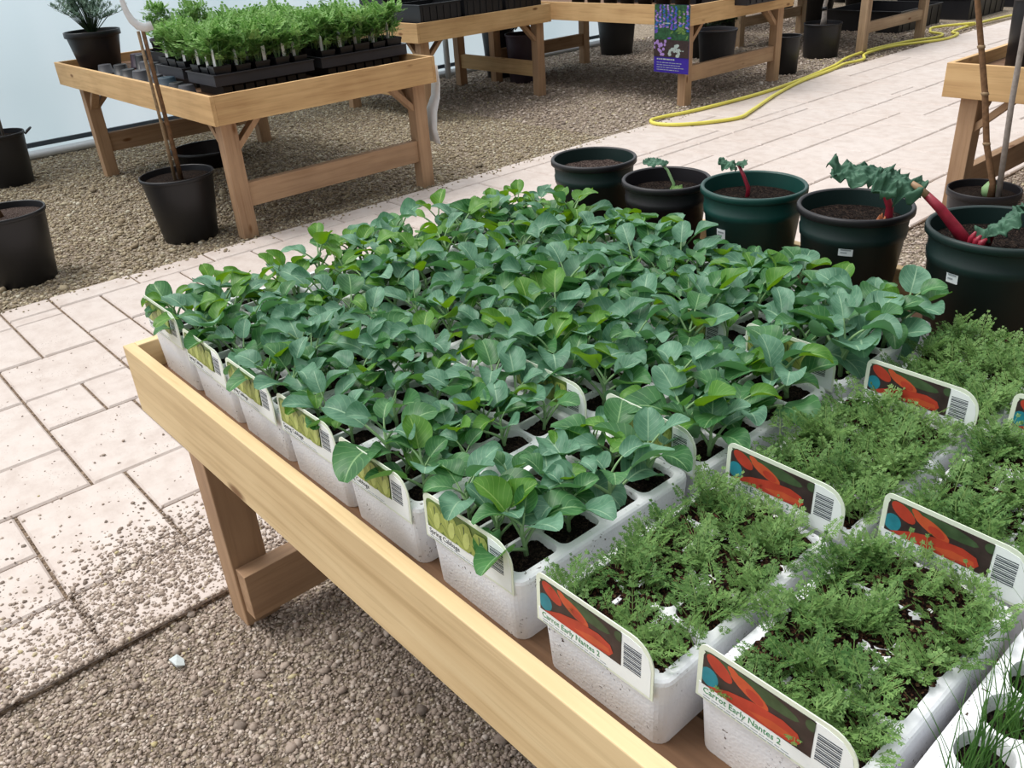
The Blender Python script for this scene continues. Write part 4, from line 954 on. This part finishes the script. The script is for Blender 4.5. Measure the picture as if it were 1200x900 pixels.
# bench 3 contents: black crates ---------------------------------------
def crate(x, y, z, w, l, h, label, mat='black_plastic', grp='black crates on the benches'):
    o = empty('crate', (x, y, z), 0, label, 'crate', grp); m = MB(); t = .006
    m.box((-w/2, -l/2, 0), (w/2, l/2, t))
    for a, b in (((-w/2, -l/2, t), (w/2, -l/2+t, h)), ((-w/2, l/2-t, t), (w/2, l/2, h)), ((-w/2, -l/2+t, t), (-w/2+t, l/2-t, h)), ((w/2-t, -l/2+t, t), (w/2, l/2-t, h))): m.box(a, b)
    for s in (-1, 1):
        for i in range(6): yy = -l/2+l*(i+.5)/6; m.box((s*(w/2+.003)-.004, yy-.006, .01), (s*(w/2+.003)+.004, yy+.006, h-.012))
    m.build('body', mat, o, bevel=.002); m = MB()
    for s in (-1, 1): m.box((s*w/2-.008, -l/2-.008, h), (s*w/2+.008, l/2+.008, h+.008)); m.box((-w/2+.008, s*l/2-.008, h), (w/2-.008, s*l/2+.008, h+.008))
    m.build('rim', mat, o); return o
for k in range(3): crate(-6.02, 4.42+.44*k, BD, .36, .40, .17, ['black crate at the near end of the crate-loaded bench', 'middle black crate of the crate-loaded bench', 'black crate at the far corner of the crate-loaded bench'][k])
for k in range(3): crate(-6.5, 4.42+.44*k, BD, .36, .40, .22, ['deeper black crate behind the near-end crate', 'deeper black crate behind the middle crate', 'deeper black crate behind the far-corner crate'][k])
# plants of purple on bench 4
rp = random.Random(40)
for k in range(7):
    x = -5.75+.19*k; y = 5.86; o = empty('flowering_plant', (x, y, BD), 0, ['purple flowering plant in a black pot at the bench row end next to the crates', 'second purple flowering plant from the crates', 'third purple flowering plant from the crates', 'middle plant of the purple-flowered row', 'purple flowering plant before the last two of its row', 'pink flowering plant right above the poster edge', 'white flowering plant above the poster corner'][k], 'plant', 'potted flowers on the poster bench')
    m = MB(); m.lathe([(.001, .001), (.05, 0), (.064, .10), (.068, .10), (.068, .115), (.062, .115), (.001, .105)], 24); m.build('pot', 'black_plastic', o, True)
    sp = [(rp.uniform(-.05, .05), rp.uniform(-.05, .05), .11+rp.random()*.07, rp.uniform(.6, .9)) for _ in range(26)]; foliage('foliage', ['dark_leaf', 'carrot_stem'], sp, FB, rp, 3, 4, parent=o)
    m = MB()
    for i in range(14):
        c = Vector((rp.uniform(-.06, .06), rp.uniform(-.06, .06), rp.uniform(.09, .22)))
        for q in range(5): a = q*1.257; m.add([c, c+Vector((.012*math.cos(a-.5), .012*math.sin(a-.5), .004)), c+Vector((.018*math.cos(a), .018*math.sin(a), .002)), c+Vector((.012*math.cos(a+.5), .012*math.sin(a+.5), .004))], [(0, 1, 2, 3)])
    m.build('flowers', ['poster_purple', 'poster_lilac', 'poster_purple', 'poster_lilac', 'poster_purple', 'rhubarb_red', 'white_plastic'][k], o)
for k in range(3): crate(-5.5+.5*k, 6.5, BD, .44, .5, .17, ['black crate behind the flower pots, next to the crate bench', 'black crate in the middle behind the flower pots', 'black crate behind the flower pots at the path side'][k])

# poster -----------------------------------------------------------------
o = empty('poster', (-4.735, 5.6785, .262), 0, 'tall flower poster in purple and green hanging on the far bench corner', 'poster'); W, H = .345, .50
m = MB(); m.box((0, -.003, 0), (W, 0, H)); m.build('board', 'poster_navy', o)
m = MB(); r = random.Random(15); d = -.0032
z0 = .175; m.add([(0, d, z0), (W, d, z0), (W, d, H), (0, d, H)], [(0, 1, 2, 3)], 0)
def pf(P, mi):
    global d
    d -= .00002; P = clipP(P, .001, W-.001, z0*.68 if mi >= 5 else z0+.07, H-.001); b = m.add([(x, d, z) for x, z in P], [], mi); m.f.append(tuple(range(b, b+len(P)))); m.m.append(mi)
for k in range(9):
    x = .02+k*.038; t_ = H-r.uniform(0, .05)
    for q in range(12): z = t_-q*.014; pf(blob(((x+r.uniform(-.008, .008), z), (.010+.0008*q, .007), r.uniform(-.5, .5)), 9, .2, k*20+q), r.choice([1, 1, 2, 3]) if k not in (6, 7) else r.choice([4, 4, 2]))
for k in range(14): pf(blob(((r.uniform(0, W), r.uniform(z0+.08, z0+.2)), (.02, .008), r.uniform(0, 3)), 8, .2, k), r.choice([0, 4, 3, 1]))
m.add([(.0, d-.0002, .118), (W, d-.0002, .118), (W, d-.0002, .245), (0, d-.0002, .245)], [(0, 1, 2, 3)], 5)
d -= .0003
for k in range(16): pf(blob(((r.uniform(.0, .12), r.uniform(.13, .235)), (.014, .012), 0), 8, .2, k), 6 if True else 2)
for k in range(10): pf(blob(((r.uniform(.15, .25), r.uniform(.13, .235)), (.02, .014), r.uniform(0, 3)), 8, .2, k), 7)
m.build('artwork', ['poster_green', 'poster_purple', 'poster_lilac', 'poster_blue', 'carrot_leaf', 'picture_dark', 'poster_lilac', 'poster_pale'], o)
m = MB()
for (x0, x1, z) in ((.03, .20, .095), (.03, .26, .072), (.03, .27, .054), (.03, .27, .036), (.03, .25, .018)):
    x = x0; h_ = .010 if z > .09 else .0045
    while x < x1: w_ = r.uniform(.012, .035); m.add([(x, -.0036, z), (x+w_, -.0036, z), (x+w_, -.0036, z+h_), (x, -.0036, z+h_)], [(0, 1, 2, 3)]); x += w_+.006
for x in (.10, .24, .262, .284): m.add([(x+k_[0]*.011, d-.0006, (.36 if x < .2 else .165)+k_[1]*.008) for k_ in ((0, 0), (1.2, 0), (1.2, 1), (0, 1))], [(0, 1, 2, 3)])
m.add([(.09, d-.0006, .362), (.16, d-.0006, .362), (.16, d-.0006, .370), (.09, d-.0006, .370)], [(0, 1, 2, 3)]); m.build('lettering', 'poster_pale', o)

# pots under and behind the far benches ----------------------------------------
pot('tree_pot', -6.95, 7.68, 0, .36, .215, .175, 'black_plastic', 'dark_compost', 'wide black pot on the gravel behind the poster bench, by the plastic wall', bands=False, rimh=.02)
pot('tree_pot', -7.02, 6.0, 0, .46, .17, .13, 'black_plastic', 'dark_compost', 'black pot with loop handle standing behind the crate bench', bands=False, rimh=.02, handles=(math.radians(200), math.radians(20)))
pot('tree_pot', -6.58, 5.93, 0, .44, .17, .14, 'purple_plastic', 'dark_compost', 'brownish black pot between the crate bench and the poster bench', bands=False, rimh=.02)
pot('tree_pot', -5.35, 7.35, 0, .36, .19, .155, 'grey_plastic', 'dark_compost', 'dark grey pot under the poster bench, seen between its two path-side legs', bands=False, rimh=.02)
pot('tree_pot', -4.62, 7.40, 0, .33, .13, .11, 'black_plastic', 'dark_compost', 'narrow black pot with wire rings just beyond the poster bench leg', bands=False, rimh=.02)
PT = pot('tree_pot', -4.83, 8.36, 0, .32, .185, .165, 'black_plastic', 'dark_compost', 'black tree pot with a pale trunk beside the furthest bench leg', bands=False, rimh=.02)
o = empty('grafted_tree', (-4.83, 8.36, .28), 0, 'pale tree trunk tied with a dark band in the pot by the furthest bench', 'tree')
m = MB(); m.tube([(0, 0, 0), (.005, 0, .08), (.0, 0, .2), (.03, .0, .35), (.02, .0, .8)], [.032, .026, .02, .018, .012], 10); m.build('trunk', 'cane_grey', o, True)
m = MB(); m.tube([(.002, 0, .15), (.0, 0, .185)], .026, 12); m.build('tie', 'black_plastic', o, True)
m = MB(); m.tube([(-5.45, 8.55, 0), (-5.45, 8.55, 1.1)], .022, 10); tag(m.build('post', 'grey_pine_z', smooth=True), 'thin grey upright post between the poster bench and the furthest bench', 'post')
# potted dark shrubs beyond
rs2 = random.Random(77)
spots = [(-6.85, 8.72), (-5.9, 7.9), (-6.3, 10.75), (-7.1, 9.85), (-7.2, 11.3), (-6.5, 12.1), (-7.2, 13.0), (-6.3, 13.4), (-5.9, 14.6)]
names = ['dark shrub beyond the poster bench, nearest the plastic wall', 'dark shrub directly behind the poster bench pots', 'dark shrub under the furthest bench row, path side', 'dark shrub behind the furthest bench, wall side', 'dark shrub in the shade past the furthest bench, middle', 'dark shrub past the furthest bench near the hose', 'dark shrub at the far wall corner', 'dark shrub far behind, between two others', 'dark shrub farthest along the path edge']
LB = frondlib(.09, .16, 12, 4); sh = None
for k, (x, y) in enumerate(spots):
    if sh is None:
        o = empty('dark_shrub', (x, y, 0)); m = MB(); m.lathe([(.001, .001), (.15, 0), (.19, .28), (.2, .28), (.2, .3), (.185, .3), (.001, .28)], 28); m.build('pot', 'black_plastic', o, True)
        sp = []
        while len(sp) < 700:
            a = rs2.uniform(0, 6.28); q = .36*math.sqrt(rs2.random()); z = rs2.uniform(.28, 1.0); sp.append((q*math.cos(a), q*math.sin(a), z, rs2.uniform(.8, 1.2)))
        foliage('foliage', ['dark_leaf', 'dark_leaf'], sp, LB, rs2, 2, 4, parent=o); m = MB(); m.tube([(0, 0, .27), (.02, 0, .9)], [.015, .006], 8); m.build('stem', 'cane_brown', o); sh = o
    else: o = copy_tree(sh); o.location = (x, y, 0); o.rotation_euler = (0, 0, k*1.1)
    tag(o, names[k], 'shrub', 'dark potted shrubs at the far end')
# low dark stock along the far gravel
for k, (x, y, nm) in enumerate(((-5.35, 10.6, 'long black bed tray on the ground beneath the furthest bench'), (-5.15, 11.9, 'long black bed tray on the ground past the furthest bench'), (-4.95, 13.3, 'long black bed tray at the far end of the gravel'))):
    crate(x, y, 0, .9, 1.0, .22, nm, grp='black bed trays on the far ground')

# bench 6 (across the path): tall black pot, cane pot --------------------------------
pot('tree_pot', -1.50, 4.42, BD, .30, .135, .115, 'black_plastic', 'dark_compost', 'tall blue-black pot standing on the bench across the path', bands=False, rimh=.02)
pot('tree_pot', -1.42, 3.92, 0, .28, .148, .12, 'pot_black', 'dark_compost', 'low black pot with two tall bare stems behind the rhubarb', bands=False, rimh=.03)
o = empty('young_tree', (-1.42, 3.92, .25), 0, 'brown bare tree stem with nodes, left one of the two in the black pot', 'tree')
m = MB(); P = [(.04, -.02, 0), (.037, -.02, .06), (-.02, -.02, .22), (-.065, -.02, .42), (-.115, -.02, .60), (-.165, -.02, .78), (-.22, -.02, 1.1)]; m.tube(P, [.016, .013, .013, .0125, .012, .011, .01], 9); m.build('stem', 'cane_brown', o, True)
m = MB()
for (x, z) in ((-.065, .42), (-.115, .60), (-.02, .22)): m.tube([(x-.001, -.02, z-.008), (x, -.02, z), (x+.001, -.02, z+.008)], [.0125, .017, .0125], 9)
m.build('node', 'stake', o, True)
m = MB(); m.tube([(.02, .01, -.005), (.018, .01, .03), (.02, .01, .055)], [.03, .032, .015], 10); m.build('root_stub', 'petiole_green', o, True)
o = empty('cane', (-1.42, 3.92, .24), 0, 'thin grey bamboo cane leaning right in the black pot', 'cane')
m = MB(); m.tube([(.07, -.02, 0), (.045, -.02, .4), (.035, -.02, .7), (.03, -.02, 1.1)], [.012, .0115, .011, .010], 9); m.build('rod', 'cane_grey', o, True)

# hose ---------------------------------------------------------------
hp = [(-3.3, 20.0), (-3.9, 15.0), (-4.35, 11.6), (-4.36, 10.30), (-4.22, 10.05), (-4.20, 9.62), (-4.42, 9.05), (-4.42, 8.5), (-4.28, 8.2), (-4.30, 7.9), (-4.24, 7.55), (-4.17, 6.95), (-4.03, 6.35), (-3.84, 5.75), (-3.78, 5.50), (-3.88, 5.25), (-4.02, 5.08), (-4.17, 5.03), (-4.27, 5.10), (-4.27, 5.25), (-4.22, 5.48), (-4.18, 5.95), (-4.17, 6.45), (-4.22, 7.05), (-4.33, 7.75), (-4.44, 8.15), (-4.49, 8.5), (-4.50, 8.9), (-4.44, 9.4), (-4.32, 9.75), (-4.36, 10.0), (-4.55, 10.12), (-4.58, 10.3), (-4.50, 10.5), (-4.35, 10.75)]
def cr(P, t):
    i = min(int(t), len(P)-2); u = t-i; a = P[max(i-1, 0)]; b = P[i]; c = P[i+1]; e = P[min(i+2, len(P)-1)]
    return tuple(.5*((2*b[k])+(-a[k]+c[k])*u+(2*a[k]-5*b[k]+4*c[k]-e[k])*u*u+(-a[k]+3*b[k]-3*c[k]+e[k])*u**3) for k in range(2))
HR = .0135; pts = []
for i in range((len(hp)-1)*8+1):
    t_ = i/8; x, y = cr(hp, t_); z = PH+HR+.001; z += (.026 if 31 < t_ < 34.5 else 0); pts.append((x, y, z))
m = MB(); m.tube(pts, HR, 12); tag(m.build('garden_hose', 'hose', smooth=True), 'yellow garden hose doubled back along the far edge of the paving', 'hose')

# ------------------------------------------------------------------ light
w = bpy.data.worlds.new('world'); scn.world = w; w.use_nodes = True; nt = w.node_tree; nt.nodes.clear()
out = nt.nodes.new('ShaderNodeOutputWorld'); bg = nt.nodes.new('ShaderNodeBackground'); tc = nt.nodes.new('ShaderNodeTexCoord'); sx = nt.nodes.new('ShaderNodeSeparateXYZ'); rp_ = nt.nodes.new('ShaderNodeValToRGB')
dp = nt.nodes.new('ShaderNodeVectorMath'); dp.operation = 'DOT_PRODUCT'; dp.inputs[1].default_value = (-.60, -.18, .85)   # sky gradient shaped to backlight the polythene wall and darken the leg faces
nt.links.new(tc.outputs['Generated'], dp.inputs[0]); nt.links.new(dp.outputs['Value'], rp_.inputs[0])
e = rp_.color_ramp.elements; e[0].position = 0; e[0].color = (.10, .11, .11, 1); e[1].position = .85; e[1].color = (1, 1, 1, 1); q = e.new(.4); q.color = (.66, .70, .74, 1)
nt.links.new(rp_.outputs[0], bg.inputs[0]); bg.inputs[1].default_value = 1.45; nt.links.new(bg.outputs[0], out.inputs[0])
sd = bpy.data.lights.new('sun', 'SUN'); sd.energy = 2.2; sd.angle = math.radians(28); sd.color = (1, .97, .93); so_ = bpy.data.objects.new('sun', sd); COL.objects.link(so_)
dirv = Vector((.42, .30, -1)); so_.rotation_euler = dirv.to_track_quat('-Z', 'Y').to_euler()
scn.view_settings.view_transform = 'Standard'; scn.view_settings.look = 'None'; scn.view_settings.exposure = 0.0; scn.view_settings.gamma = 1; scn.view_settings.use_curve_mapping = False
